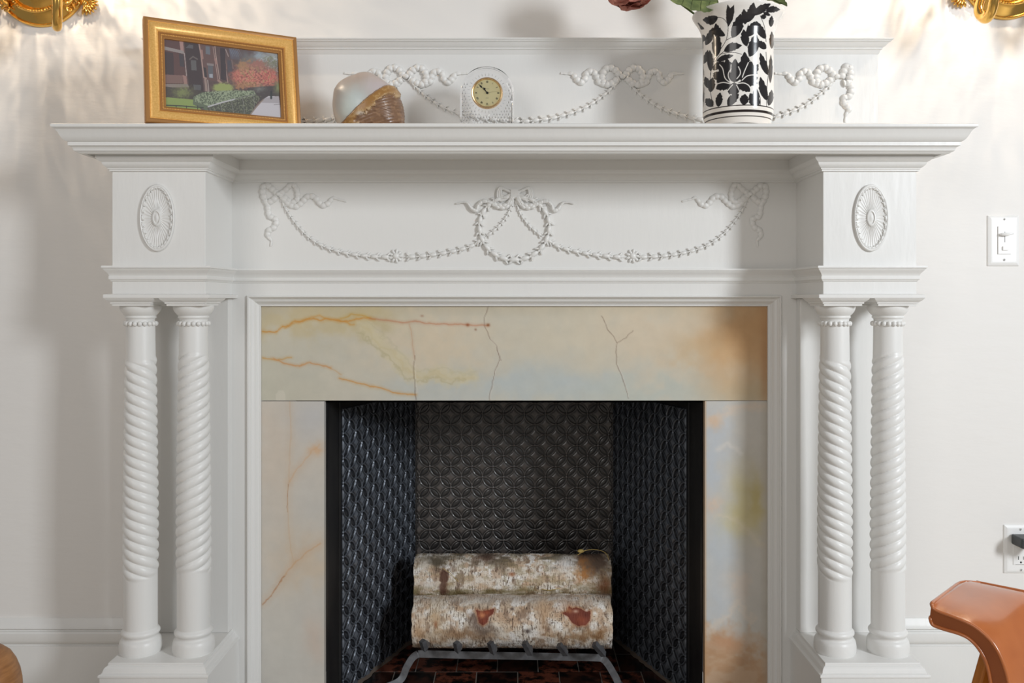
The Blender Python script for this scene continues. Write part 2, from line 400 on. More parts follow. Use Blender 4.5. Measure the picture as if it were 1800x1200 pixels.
# plaster applique ------------------------------------------------------------------
NV = np.array([0, -1.0, 0])
class Relief(MB):
    def __init__(s, y): MB.__init__(s); s.y = y; s.d = DW+y
    def p(s, px, py, lift=0.0): return np.array([PX(px, s.d), s.y-lift, PZ(py, s.d)])
    def husk(s, pos, t, size, up=.8):
        t = t/np.linalg.norm(t); n = np.cross(t, NV)
        s.ell(pos-t*size*.05, (t, n, NV), size*.46, size*.24, size*.34*up, 8, 6)
        for k in (-1, 1):
            tt = t*math.cos(.80)+n*k*math.sin(.80); nn = np.cross(tt, NV)
            s.ell(pos+t*size*.26+n*k*size*.20, (tt, nn, NV), size*.36, size*.12, size*.22*up, 6, 5)
        s.ell(pos+t*size*.34, (t, n, NV), size*.26, size*.10, size*.26*up, 6, 5)
        s.ell(pos-t*size*.58, (t, n, NV), size*.14, size*.14, size*.18, 6, 4)
    def garland(s, pts, s0, s1, step=1.25, both=False):
        P = smooth_path(pts, 240); W = [s.p(*q) for q in P]
        L = [0]
        for a_, b_ in zip(W[:-1], W[1:]): L.append(L[-1]+np.linalg.norm(b_-a_))
        pos = 0.0
        while pos < L[-1]:
            i = min(max(1, int(np.searchsorted(L, pos))), len(W)-1); u = (pos-L[i-1])/(L[i]-L[i-1]+1e-12)
            c = W[i-1]*(1-u)+W[i]*u; t = W[i]-W[i-1]; tt = pos/L[-1]; sz = s0+(s1-s0)*tt
            s.husk(c+NV*sz*.12, t if not both else -t, sz); pos += sz*step
        s.tube(W[::6]+[W[-1]], min(s0, s1)*.10, 6)
    def ribbon(s, pts, wpx=7, ripple=True, taper=True, h=.45, per=1.0):
        if ripple: wpx *= 1.5; h *= 1.15
        P = smooth_path(pts, 150); W = [s.p(*q) for q in P]; n = len(W); r = []
        acc = 0
        for i in range(n):
            if i: acc += np.linalg.norm(W[i]-W[i-1])
            k = 1.0
            if taper: k *= max(.35, min(1, (n-i)/(n*.30)))
            if ripple: k *= .80+.28*abs(math.sin(acc/(.0110*per)*math.pi))
            r.append(wpx*.5*s.d/F*k)
        W = [w_+NV*.0010 for w_ in W]
        s.tube(W, r, 8, flat=(NV, h*1.3))
def bow_end(R, mx, kx, ky, sc=1.0, fluff=1.0):
    """bow at a festoon end; mx=+1: inner tail runs right"""
    g = lambda x, y: (kx+mx*x*sc, ky+y*sc)
    R.ell(R.p(*g(0, 0))+NV*.003, ((1, 0, 0), (0, 0, 1), NV), .0065*sc, .0060*sc, .0052)
    R.ribbon([g(2, 0), g(14, -9), g(22, -16), g(29, -13), g(33, 0), g(31, 11), g(22, 14), g(10, 6), g(2, 1)], 6.5*fluff, taper=False)
    R.ribbon([g(-2, 0), g(-12, -9), g(-21, -15), g(-28, -10), g(-27, 3), g(-22, 13), g(-12, 12), g(-3, 3)], 7.5*fluff, taper=False)
    R.ribbon([g(6, 6), g(18, 18), g(30, 22), g(41, 14), g(50, 5), g(62, 5), g(70, 14), g(77, 20), g(86, 17), g(95, 7), g(103, 9), g(119, 13)], 7*fluff)
    R.ribbon([g(-22, 12), g(-19, 24), g(-17, 38), g(-10, 42), g(-4, 47), g(-8, 58), g(-17, 64), g(-19, 74), g(-13, 82), g(-14, 92)], 7*fluff)
FR = FL-0.0002
for s in (1, -1):
    mp = lambda x: x if s == 1 else 2*CX-x
    R = Relief(FR); bow_end(R, s, mp(490), 341); R.build('ribbon_bow', PAINT, M, True, 50)
    R = Relief(FR)
    R.garland([(mp(495), 350), (mp(503), 368), (mp(522), 395), (mp(545), 418), (mp(572), 434), (mp(605), 444), (mp(645), 450), (mp(688), 452)], .0115, .0225, 1.12)
    R.garland([(mp(842), 424), (mp(825), 434), (mp(795), 442), (mp(760), 448), (mp(730), 451), (mp(706), 452)], .0185, .0225, 1.12)
    for i in range(9):   # rosette
        a = i*2*math.pi/9; c = R.p(mp(696)+8*math.cos(a), 450+8*math.sin(a)); t = np.array([math.cos(a), 0, -math.sin(a)])
        R.ell(c+NV*.002, (t, np.cross(t, NV), NV), .0062, .0034, .0036, 8, 5)
    R.ell(R.p(mp(696), 450)+NV*.003, ((1, 0, 0), (0, 0, 1), NV), .0075, .0075, .0055, 10, 6)
    R.build('garland', PAINT, M, True, 50)
R = Relief(FR)
for s in (1, -1):
    mp = lambda x: x if s == 1 else 2*CX-x
    ring = [(904, 346), (880, 349), (860, 360), (846, 380), (843, 402), (849, 424), (862, 441), (880, 452), (896, 456), (908, 456)]
    R.garland([(mp(x), y) for x, y in ring], .0215, .0250, .92)
    R.garland([(mp(900), 358), (mp(893), 376), (mp(880), 394), (mp(866), 407), (mp(852), 418)], .0115, .0155, .95)
R.build('wreath', PAINT, M, True, 50)
R = Relief(FR-.002)
R.box(*sorted((PX(898, 1.96), PX(911, 1.96))), FR-.0075, FR, PZ(345, 1.96), PZ(333, 1.96))
for s in (1, -1):
    g = lambda x, y: (905+s*x, y)
    for dx in (0, 3.2, 6.4):
        R.ribbon([g(4, 337+dx*.6), g(14, 335-dx*.2), g(22, 330+dx*.3), g(28-dx*.6, 331+dx*.5), g(31-dx, 342), g(27-dx, 352-dx*.6), g(15-dx*.4, 350-dx), g(5, 342)], 4.2, ripple=False, taper=False, h=.8)
    for dx in (0, 3.5):
        R.ribbon([g(3+dx*.6, 345), g(9+dx, 358), g(18+dx, 365-dx), g(30, 364-dx), g(42, 357), g(55, 354), g(64, 360), g(68, 370), g(76, 367), g(84, 357), g(93, 356), g(103, 358)], 5.2, ripple=True, h=.8)
    R.ribbon([g(2, 344), g(2.6, 352), g(4.5, 362)], 3.2, ripple=False, taper=False)
R.build('ribbon_bow', PAINT, M, True, 50)
# overmantel swags
OR = OY-.0002; fb = .98
for (kx, end) in ((1094, 0), (714, 0), (1470, 1), (338, -1)):
    R = Relief(OR)
    g = lambda x, y, s=1: (kx+s*x, 133+y)
    R.ell(R.p(*g(0, 2))+NV*.004, ((1, 0, 0), (0, 0, 1), NV), .0075, .0065, .006)
    sides = (1, -1) if end == 0 else ((-1,) if end == 1 else (1,))
    for s in sides:
        R.ribbon([g(4, 1, s), g(12, -9, s), g(22, -14, s), g(31, -9, s), g(36, 4, s), g(31, 15, s), g(20, 14, s), g(6, 5, s)], 9*fb, taper=False, h=.6)
        R.ribbon([g(30, 15, s), g(40, 13, s), g(45, 2, s), g(52, -7, s), g(62, -5, s), g(66, 6, s), g(74, 12, s), g(82, 4, s), g(88, -3, s), g(98, -3, s), g(108, -4, s)], 8*fb, h=.6)
        R.ribbon([g(5, 5, s), g(14, 12, s), g(26, 14, s)], 5, taper=False)
    if end:
        s = end
        R.ribbon([g(8, 5, s), g(13, -8, s), g(17, -15, s), g(22, -15, s), g(24, -2, s), g(20, 12, s), g(12, 14, s)], 9, taper=False, h=.6)
        R.ribbon([g(20, 8, s), g(25, 20, s), g(24, 34, s), g(13, 40, s), g(14, 50, s), g(22, 58, s), g(17, 68, s), g(15, 82, s)], 8, h=.6)
    R.build('ribbon_bow', PAINT, M, True, 50)
def swag(xa, xb, ya=150, sag=64):
    R = Relief(OR); h = (xb-xa)/2
    half = [(0, 0), (.12, .30), (.30, .62), (.55, .86), (.80, .97), (1.0, 1.0)]
    R.garland([(xa+u*h, ya+v*sag) for u, v in half], .0150, .0225, 1.02)
    R.garland([(xb-u*h, ya+v*sag) for u, v in half], .0150, .0225, 1.02)
    R.build('garland', PAINT, M, True, 50)
swag(728, 1080); swag(1108, 1458); swag(350, 700)
# oval medallions
for s in (-1, 1):
    R = Relief(BF-.0002); cx, cy = (277, 383) if s == -1 else (1530, 383); d = R.d
    C0 = R.p(cx, cy); rx, rz = 30*d/F, 59*d/F; N = 72
    rings = [(1.0, 0), (1.0, .0042), (.965, .0058), (.93, .0055), (.90, .0034), (.86, .0026), (.5, .0030), (.26, .0034), (.24, .0062), (.19, .0066), (.17, .0040), (.12, .0050), (0.06, .0064), (.001, .0068)]
    vs_ = []; nn = 144
    for (k_, h_) in rings:
        for i in range(nn):
            a = 2*math.pi*i/nn
            fl_ = 0
            if .25 < k_ <= .87: fl_ = .0006*math.cos(a*36)
            kk = k_ if k_ > .3 else k_*(1.0)
            vs_.append((C0[0]+rx*kk*math.cos(a), C0[1]-h_-fl_, C0[2]+rz*kk*math.sin(a)))
    m_ = len(rings); R.add(vs_, [(i*nn+j, i*nn+(j+1) % nn, (i+1)*nn+(j+1) % nn, (i+1)*nn+j) for i in range(m_-1) for j in range(nn)])
    for i in range(26):
        a = 2*math.pi*i/26; t = np.array([-rx*math.sin(a), 0, rz*math.cos(a)]); t /= np.linalg.norm(t)
        R.husk(C0+np.array([rx*.86*math.cos(a), -.004, rz*.90*math.sin(a)]), t, .0100, .55)
    R.build('oval_medallion', PAINT, M, True, 60)

# ------------------------------------------------------------------ onyx surround
S = empty('fireplace_surround', (0, MARY, 0)); tag(S, 'cream and honey onyx slabs framing the firebox inside the mantelpiece', 'fireplace surround')
def slab(px0, px1, py0, py1, painter, name='marble_slab', th=.018, step=1.4):
    d = DW+MARY; nu = int((px1-px0)/step)+1; nv = int((py1-py0)/step)+1
    X, Y = np.meshgrid(np.linspace(px0, px1, nu), np.linspace(py0, py1, nv))
    p = Pt(X, Y, (206, 200, 184)); painter(p)
    C = p.out()
    V = np.stack([PX(X, d), np.full_like(X, MARY), PZ(Y, d)], -1)
    # sides folded back
    def pad(A): return np.concatenate([A[:, :1], A, A[:, -1:]], 1)
    def padv(A): return np.concatenate([A[:1], A, A[-1:]], 0)
    V = padv(pad(V)); C = padv(pad(C))
    V[0, :, 1] += th; V[-1, :, 1] += th; V[1:-1, 0, 1] += th; V[1:-1, -1, 1] += th
    V[..., 1] -= MARY
    o = gridmesh(name, V, nu+2, nv+2, MARB, S, True, C); o.data.flip_normals()
    o.data.set_sharp_from_angle(angle=math.radians(40))
    return o
def p_top(p):
    X, Y = p.X, p.Y
    n = fbm(X/120, Y/60, 1); n2 = fbm(X/40, Y/30, 5)
    p.mix((n-.35)*1.2, (214, 206, 188)); p.mix((n2-.5)*.8, (196, 196, 184))
    p.mix(.55*np.clip((600-X)/220, 0, 1)*np.clip((Y-540)/160, .25, 1), (188, 188, 168))
    p.mix(.45*np.clip((560-Y)/22, 0, 1), (186, 170, 140))
    p.blob(520, 560, 120, 30, (205, 186, 142), .7, jit=60); p.blob(650, 560, 60, 26, (196, 178, 128), .6, jit=40)
    p.blob(760, 600, 110, 45, (222, 204, 176), .75, jit=80); p.blob(1010, 590, 120, 60, (216, 206, 184), .7, jit=80)
    p.blob(900, 680, 110, 35, (190, 198, 198), .8, jit=90, js=40); p.blob(1010, 672, 80, 30, (190, 198, 198), .75, jit=90, seed=3, js=40)
    p.blob(1170, 695, 150, 28, (192, 198, 190), .8, jit=60); p.blob(760, 690, 90, 22, (190, 196, 194), .6, jit=60)
    p.blob(1150, 585, 110, 55, (222, 204, 178), .7, jit=70)
    p.blob(1310, 600, 80, 90, (210, 166, 118), .95, jit=70, js=50); p.blob(1340, 560, 60, 60, (194, 152, 106), .8, jit=50)
    p.blob(1225, 612, 50, 22, (208, 178, 138), .55, jit=50); p.blob(1330, 690, 60, 22, (196, 172, 134), .6)
    p.blob(1345, 640, 9, 90, (176, 128, 84), .6)
    # ochre band (yellow chalky ridge)
    rid = [(640, 572), (655, 592), (672, 606), (688, 620), (702, 632), (712, 648), (728, 660), (748, 662), (768, 655), (785, 664), (805, 664), (828, 660)]
    p.line(rid, 22, (214, 202, 168), .75, soft=7, jit=18); p.line([(x-8, y+8) for x, y in rid], 2.4, (186, 176, 140), .7, soft=2, jit=18, seed=3); p.line(rid, 4, (206, 190, 148), .5, soft=3, jit=20, seed=6)
    p.line([(x+8, y-9) for x, y in rid], 2.0, (190, 182, 150), .4, soft=2, jit=16, seed=8)
    OC = (206, 144, 62); RD = (194, 126, 92)
    for wd_, a_, sf in ((3.6, .45, 4), (1.5, .95, .9)):
        p.line([(461, 582), (486, 583), (500, 574), (520, 566), (545, 560), (572, 561), (600, 564), (628, 560), (650, 560)], wd_*1.15, OC, a_, sf, 7, 2)
        p.line([(500, 576), (530, 562), (560, 556), (590, 562), (622, 570)], wd_, OC, a_*.6, sf, 7, 6)
        p.line([(600, 560), (618, 553), (640, 555), (660, 561)], wd_, (200, 150, 60), a_*.8, sf, 6, 4)
        p.line([(650, 559), (680, 563), (708, 567), (730, 565), (760, 569), (800, 570), (858, 572)], wd_*.8, RD, a_*.85, sf, 3, 4)
        p.line([(461, 630), (490, 632), (512, 628)], wd_, OC, a_*.7, sf, 5, 2)
        p.line([(480, 629), (500, 638), (525, 643), (545, 637), (565, 642), (582, 646)], wd_, (208, 146, 88), a_*.9, sf, 5, 3)
        p.line([(597, 665), (615, 670), (640, 675), (670, 682), (692, 690), (730, 694)], wd_, (210, 150, 80), a_, sf, 4, 5)
        p.line([(582, 646), (600, 658)], wd_*.6, (206, 160, 110), a_*.6, sf, 5, 3)
        p.line([(720, 570), (725, 600), (729, 630)], wd_*.6, (196, 150, 118), a_*.6, sf, 3, 5)
    CR = (112, 88, 74); LT = (232, 222, 212)
    for path_ in ([(857, 540), (851, 560), (853, 573), (862, 595), (873, 608), (878, 632), (870, 655), (864, 680), (859, 703)],
                  [(873, 608), (880, 634)], [(729, 625), (727, 650), (729, 680), (732, 702)],
                  [(1058, 555), (1066, 575), (1078, 590), (1085, 603), (1083, 620), (1084, 640), (1092, 660), (1099, 680), (1105, 700)], [(1085, 603), (1100, 592), (1112, 580)]):
        p.line(path_, .9, CR, .65, .8, 4, 3)
    for path_ in ([(862, 596), (874, 612), (877, 634), (869, 657), (860, 700)], [(1084, 640), (1093, 662), (1104, 698)], [(728, 640), (731, 690)]):
        p.line([(x+1.6, y) for x, y in path_], .8, LT, .6, .7, 4, 3)
    p.blob(858, 571, 3, 2.5, (140, 84, 50), .9); p.blob(822, 571, 3, 2.6, (150, 86, 54), .9); p.blob(742, 555, 3, 2, (160, 120, 96), .6); p.blob(836, 579, 2, 2, (140, 96, 70), .7)
    p.poly([(484, 694), (490, 686), (498, 686), (502, 694), (501, 705), (486, 705)], (212, 206, 190), .9)
def p_left(p):
    X, Y = p.X, p.Y
    n = fbm(X/70, Y/90, 11); p.mix(1.0+0*n, (204, 200, 192)); p.mix((n-.4)*1.6, (212, 202, 188))
    p.blob(480, 800, 40, 120, (214, 198, 180), .6, jit=40); p.blob(550, 735, 40, 40, (196, 196, 198), .6); p.blob(535, 990, 55, 50, (216, 190, 158), .55, jit=50)
    p.blob(500, 1120, 60, 80, (206, 202, 192), .6); p.blob(555, 1120, 22, 40, (214, 190, 172), .5, jit=30)
    O = (212, 172, 134)
    p.blob(555, 790, 12, 10, (218, 178, 140), .8, jit=12, js=8)
    for wd_, a_, sf in ((9, .28, 8), (1.2, .75, 1.0)):
        p.line([(563, 780), (548, 795), (530, 815), (518, 830), (508, 848)], wd_, O, a_, sf, 6, 2)
        p.line([(510, 700), (511, 760), (508, 840), (505, 880), (508, 930), (511, 965), (517, 990)], wd_*.7, (206, 172, 136), a_*.8, sf, 3, 3)
        p.line([(562, 955), (540, 970), (520, 988), (500, 1012), (482, 1040), (461, 1062)], wd_, (206, 156, 112), a_*.9, sf, 6, 4)
    p.line([(500, 1012), (482, 1040), (461, 1064)], 1.2, (158, 96, 56), .7, .8, 6, 4)
    p.line([(506, 850), (505, 900)], .8, (168, 120, 86), .7, .6, 3, 4)
def p_right(p):
    X, Y = p.X, p.Y
    n = fbm(X/60, Y/80, 21); p.mix(1.0+0*n, (202, 198, 190)); p.mix((n-.45)*1.5, (212, 206, 196))
    p.blob(1262, 760, 26, 60, (194, 199, 204), .8, jit=40); p.blob(1250, 830, 18, 60, (192, 199, 206), .8, jit=30)
    p.blob(1265, 960, 34, 70, (194, 200, 204), .9, jit=40); p.blob(1260, 1060, 26, 50, (194, 199, 203), .8, jit=40)
    p.blob(1310, 880, 26, 55, (202, 190, 140), .8, jit=30, js=30); p.blob(1330, 880, 14, 40, (190, 172, 108), .7, jit=24); p.blob(1300, 915, 36, 22, (206, 192, 140), .6, jit=30)
    p.line([(1262, 788), (1280, 780), (1292, 787), (1302, 797)], 5, (222, 216, 208), .7, 4, 10, 3)
    p.line([(1243, 745), (1260, 733), (1285, 722), (1315, 712), (1346, 716)], 8, (224, 204, 184), .75, 6, 14, 3)
    p.blob(1256, 742, 12, 12, (222, 190, 160), .8, jit=14, js=8); p.blob(1252, 890, 14, 18, (218, 196, 176), .8, jit=22, js=10)
    p.line([(1262, 903), (1290, 912), (1315, 930), (1340, 960)], 6, (220, 208, 184), .6, 5, 14, 5)
    p.blob(1300, 1030, 18, 30, (216, 202, 188), .8, jit=30, js=10)
    lo = np.clip((Y-1100+(fbm(X/18, Y/18, 31)-.5)*90-(X-1290)*.3)/45, 0, 1); p.mix(lo*.9, (200, 166, 134))
    p.mix(lo*np.clip((fbm(X/20, Y/14, 33)-.45)*4, 0, 1)*.7, (188, 148, 112)); p.blob(1275, 1130, 22, 18, (204, 154, 118), .7, jit=30)
    p.line([(1243, 1110), (1262, 1095), (1285, 1075), (1300, 1060), (1322, 1090)], 8, (226, 210, 192), .6, 6, 24, 7)
    p.mix(.5*np.clip((1243-X)/3, 0, 1), (196, 152, 108)); p.mix(.5*np.clip((X-1335)/14, 0, 1), (176, 166, 150))
slab(459, 1351, 536, 703.6, p_top)
slab(459, 570, 705.2, 1262, p_left); slab(1239, 1351, 704.8, 1262, p_right)

# ------------------------------------------------------------------ firebox
B = empty('firebox', (0, 0.02, 0)); tag(B, 'black cast iron fireplace insert lined with overlapping circle relief panels', 'fireplace')
def bo(p): return (p[0], p[1]-0.02, p[2])
PITCH = .0592
def relief_h(u, v):
    P = PITCH; x = np.mod(u, P); y = np.mod(v, P); R = P/2
    cs = ((P/2, 0), (0, P/2), (P, P/2), (P/2, P))
    ds = np.stack([R-np.hypot(x-a, y-b_) for a, b_ in cs]); so = np.sort(ds, 0)
    l1, l2 = so[-1], so[-2]                       # depth inside the two covering circles
    lens = l2 > 0
    dmin = np.abs(ds).min(0)
    ridge = .0030*np.exp(-(dmin/.0014)**4)
    boss = np.sqrt(np.clip((l2-.0030)/.0050, 0, 1))
    slit = np.exp(-((l1-l2)/.0010)**2)
    hl = -.0016+boss*(.0032-.0016*slit)
    dd = np.clip((-l2-.0010)/.0078, 0, 1)
    hd = -.0004+.0036*np.sin(dd*np.pi/2)
    h = np.where(lens, hl, hd)
    h = np.maximum(h, ridge-.0002*(ridge < .0002)) if False else h*(1-np.exp(-(dmin/.0014)**4))+ridge
    return h
def panel(name, p0, p1, z0, z1, uoff=0, voff=0, amp=1.0, step=.00155, m=None):
    p0 = np.array(p0); p1 = np.array(p1); L = np.linalg.norm(p1-p0); t = (p1-p0)/L; n = np.array([t[1], -t[0]])
    nu = int(L/step); nv = int((z1-z0)/step)
    U, Vv = np.meshgrid(np.linspace(0, L, nu), np.linspace(z0, z1, nv))
    H = relief_h(U+uoff, Vv+voff)*amp
    H[:, :3] = 0; H[:, -3:] = 0; H[-3:, :] = 0
    X = p0[0]+t[0]*U+n[0]*H; Y = p0[1]+t[1]*U+n[1]*H-.02
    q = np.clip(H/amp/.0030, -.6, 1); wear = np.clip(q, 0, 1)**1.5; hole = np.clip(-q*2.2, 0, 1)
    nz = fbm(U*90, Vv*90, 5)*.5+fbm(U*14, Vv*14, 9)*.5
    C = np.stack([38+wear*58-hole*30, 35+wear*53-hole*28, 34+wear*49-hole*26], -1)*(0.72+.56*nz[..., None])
    C = C*(np.array([1.36, 1.56, 1.78]) if m is IRON_GLINT else 0.88)  # side panels: cool window glint painted into the iron colour as a blue tint
    o = gridmesh(name, np.stack([X, Y, Vv], -1), nu, nv, m, B, True, C)
    return o
XB, YB, XF, YF = .2776, .473, .413, .106
ZP = Z(-.2595); ZCl = Z(-.2350)
# phase so that a node sits where the photo shows one
nodex = PX(755, 2.473); nodez = PZ(745.5, 2.473)
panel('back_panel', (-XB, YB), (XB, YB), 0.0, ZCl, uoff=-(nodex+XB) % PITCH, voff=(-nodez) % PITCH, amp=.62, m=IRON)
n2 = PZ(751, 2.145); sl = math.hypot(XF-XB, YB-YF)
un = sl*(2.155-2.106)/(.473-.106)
panel('side_panel', (-XF, YF), (-XB, YB), 0.0, ZP, uoff=-(un-.016) % PITCH, voff=(-PZ(737, 2.14)) % PITCH, amp=1.0, m=IRON_GLINT)
panel('side_panel', (XB, YB), (XF, YF), 0.0, ZP, uoff=-(sl-un+.016) % PITCH, voff=(-PZ(737, 2.14)) % PITCH, amp=1.0, m=IRON_GLINT)
for s in (-1, 1):
    b = MB()  # smooth splayed side strip with a raised outer lip
    xa, xb = s*.4275, s*XF
    pts = [(xa, .0035), (xa-s*.003, .012), (xb+s*.0045, YF-.003), (xb+s*.0015, YF+.0005), (xb-s*.001, YF+.003)]
    vs_ = [];
    for (x, y) in pts: vs_ += [(x, y-.02, 0), (x, y-.02, ZCl)]
    b.add(vs_, [(2*i, 2*i+2, 2*i+3, 2*i+1) for i in range(len(pts)-1)])
    b.build('side_strip', IRONS, B, False)
    b = MB(); b.add([bo((s*XF, YF, ZP)), bo((s*XB, YB, ZP)), bo((s*XB, YB, ZCl)), bo((s*XF, YF, ZCl))], [(0, 1, 2, 3)]); b.build('top_band', IRONS, B)
b = MB(); b.add([bo((-.4275, .0035, ZCl)), bo((.4275, .0035, ZCl)), bo((XF, YF, ZCl)), bo((XB, YB, ZCl)), bo((-XB, YB, ZCl)), bo((-XF, YF, ZCl))], [(0, 1, 2, 3, 4, 5)])
b.build('firebox_roof', IRONS, B)
# outer casing keeps stray light out
b = MB(); b.box(-.50, .50, .54, .55, -.02, .79); b.box(-.50, -.49, .022, .54, -.02, .79); b.box(.49, .50, .022, .54, -.02, .79); b.box(-.50, .50, .022, .55, .785, .795)
for f_ in range(len(b.v)): b.v[f_] = (b.v[f_][0], b.v[f_][1]-.02, b.v[f_][2])
b.build('casing', IRONS, B)
# floor tiles
def tile_mat(i):
    r = random.Random(i); soot = r.random()
    a = rgb(112, 62, 46); c = rgb(20, 16, 15)
    m = mat('sooty_tile', rough=0.26, noise=((26, 26, 26), 6, c, a if soot > .25 else rgb(60, 34, 26)))
    e = m.node_tree.nodes['Color Ramp'].color_ramp.elements; e[0].position = .44; e[1].position = .56
    return m
tm = [tile_mat(i) for i in range(5)]
rnd = random.Random(4)
boxo('mortar_bed', -.44, .44, -.005, .452, -.012, -.0012, GROUT, B, 0)
rows = [(.36, .47, -.1475+.0), (.248, .36, -.148), (.136, .248, -.2), (.024, .136, -.148)]
def side_x(y): return .4275 if y < 0.012 else XF-.002 if y < YF else XF+(XB-XF)*(y-YF)/(YB-YF)
def clip_poly(poly, s):
    # keep points with s*x <= line(y) for the splay line through (XF,YF),(XB,YB)
    out = []; f = lambda p: (XF+(XB-XF)*(p[1]-YF)/(YB-YF))-.004-s*p[0]
    g = lambda p: min(f(p), .409-s*p[0])
    for a_, b_ in zip(poly, poly[1:]+poly[:1]):
        ga, gb = g(a_), g(b_)
        if ga >= 0: out.append(a_)
        if (ga >= 0) != (gb >= 0):
            lo, hi = 0.0, 1.0
            for _ in range(30):
                t = (lo+hi)/2; q_ = (a_[0]+(b_[0]-a_[0])*t, a_[1]+(b_[1]-a_[1])*t)
                if (g(q_) >= 0) == (ga >= 0): lo = t
                else: hi = t
            out.append(q_)
    return out
for (ya, yb, x0) in rows:
    for kx in range(-5, 8):
        xa = x0+kx*.1045+.0013; xb_ = xa+.1045-.0026
        poly = [(xa, ya+.0013), (xb_, ya+.0013), (xb_, yb-.0013), (xa, yb-.0013)]
        for s in (-1, 1):
            if poly: poly = clip_poly(poly, s)
        if len(poly) < 3: continue
        ar_ = abs(sum(p[0]*q_[1]-q_[0]*p[1] for p, q_ in zip(poly, poly[1:]+poly[:1])))/2
        if ar_ < .0002: continue
        n_ = len(poly); zt = rnd.uniform(-.0008, .0004)
        b = MB(); b.add([(p[0], p[1]-.02, -.0035) for p in poly]+[(p[0], p[1]-.02, zt) for p in poly], [tuple(range(n_-1, -1, -1)), tuple(range(n_, 2*n_))]+[(i, (i+1) % n_, n_+(i+1) % n_, n_+i) for i in range(n_)])
        o = b.build('tile', rnd.choice(tm), B); bevel(o, .0006, 1)
for s in (-1, 1):   # crumbling mortar along the foot of the side panels
    b = MB(); n_ = 26; vs_ = []
    for i in range(n_):
        t = i/(n_-1); x = XF+(XB-XF)*t; y = YF+(YB-YF)*t; wv = .001+.005*rnd.random()
        vs_ += [(s*(x-.001), y-.022, .004+.007*rnd.random()), (s*(x-wv-.004), y-.022-wv*.4, .0005)]
    b.add(vs_, [(2*i, 2*i+1, 2*i+3, 2*i+2) for i in range(n_-1)]); b.build('mortar_fillet', GROUT2, B, True)
he = boxo('hearth_slab', -.62, .62, -.55, -.246, -.02, .004, IRONS, None, 0.002)
tag(he, 'dark hearth slab on the floor in front of the fireplace', 'hearth')

# ------------------------------------------------------------------ grate and logs
G = empty('fire_grate', (0, .2, 0)); tag(G, 'grey wrought iron log grate standing on the tiled firebox floor', 'grate')
def gp(px, py, d):
    x, y, z = PT(px, py, d); return np.array([x, y-.2, z])
dg = 2.195
b = MB()
fp = [gp(662, 1262, 2.13), gp(702, 1196, 2.165), gp(716, 1170, 2.18), gp(724, 1157, 2.188), gp(733, 1150, 2.193), gp(745, 1149, dg), gp(820, 1151, dg), gp(904, 1152.5, dg), gp(990, 1154, dg), gp(1048, 1155.5, dg), gp(1060, 1158, dg), gp(1068, 1166, 2.188), gp(1080, 1186, 2.178), gp(1092, 1206, 2.165), gp(1118, 1262, 2.13)]
fp[0][2] = 0.004; fp[-1][2] = 0.004
P_ = [np.array(p) for p in smooth_path(fp, 90)]
vs_ = []; n_ = len(P_); hw = .0085; ht = .0032
for i in range(n_):
    t = P_[min(i+1, n_-1)]-P_[max(i-1, 0)]; t /= np.linalg.norm(t); yv = np.array([0, .62, .78]) if abs(t[2]) < .5 else np.array([0, .9, .2])
    yv = np.array([0, .35, .94]); yv = yv-t*np.dot(yv, t); yv /= np.linalg.norm(yv); nv_ = np.cross(t, yv)
    for a_, b_ in ((-1, -1), (1, -1), (1, 1), (-1, 1)): vs_.append(P_[i]+yv*hw*a_+nv_*ht*b_)
b.add(vs_, [(i*4+k_, i*4+(k_+1) % 4, (i+1)*4+(k_+1) % 4, (i+1)*4+k_) for i in range(n_-1) for k_ in range(4)]+[(3, 2, 1, 0), tuple((n_-1)*4+k_ for k_ in range(4))])
b.build('front_rail', GRATE, G, True, 35)
b = MB()
yb_ = .215
for s, xr in ((-1, -.20), (1, .20)):
    pass
b.tube([(-.24, yb_, .004), (-.205, yb_-.01, .085), (-.19, yb_-.01, .10), (.19, yb_-.01, .10), (.205, yb_-.01, .085), (.24, yb_, .004)], .007, 4, sq=True)
b.build('rear_rail', GRATE, G)
for (tx, ty, bx, by) in ((746, 1123, 748, 1144), (805, 1126, 806, 1147), (864, 1126, 868, 1150), (924, 1126, 932, 1152), (984, 1130, 994, 1153), (1046, 1128, 1060, 1154)):
    b = MB()
    T = gp(tx-1, ty-2, 2.155); Bm = gp(bx, by-4, 2.150)
    xs = Bm[0]; xt = T[0]; zb = Bm[2]
    lean = (xt-xs)
    pts = [np.array([xt+lean*.15, T[1]-.012+.002, T[2]+.004]), np.array([xs-.0005, Bm[1]-.016, zb+.007]), np.array([xs, Bm[1]+.012, zb-.001]), np.array([xs-.002, Bm[1]+.05, zb+.001]), np.array([xs-.004, .06, zb+.003]), np.array([xs-.006, .10, zb+.022]), np.array([xs-.008, .15, zb+.062]), np.array([xs-.010, .19, .10+.012])]
    pts[0][1] = pts[1][1]-.006
    b.tube(pts, .0088, 4, sq=False)
    b.build('grate_bar', GRATE, G)

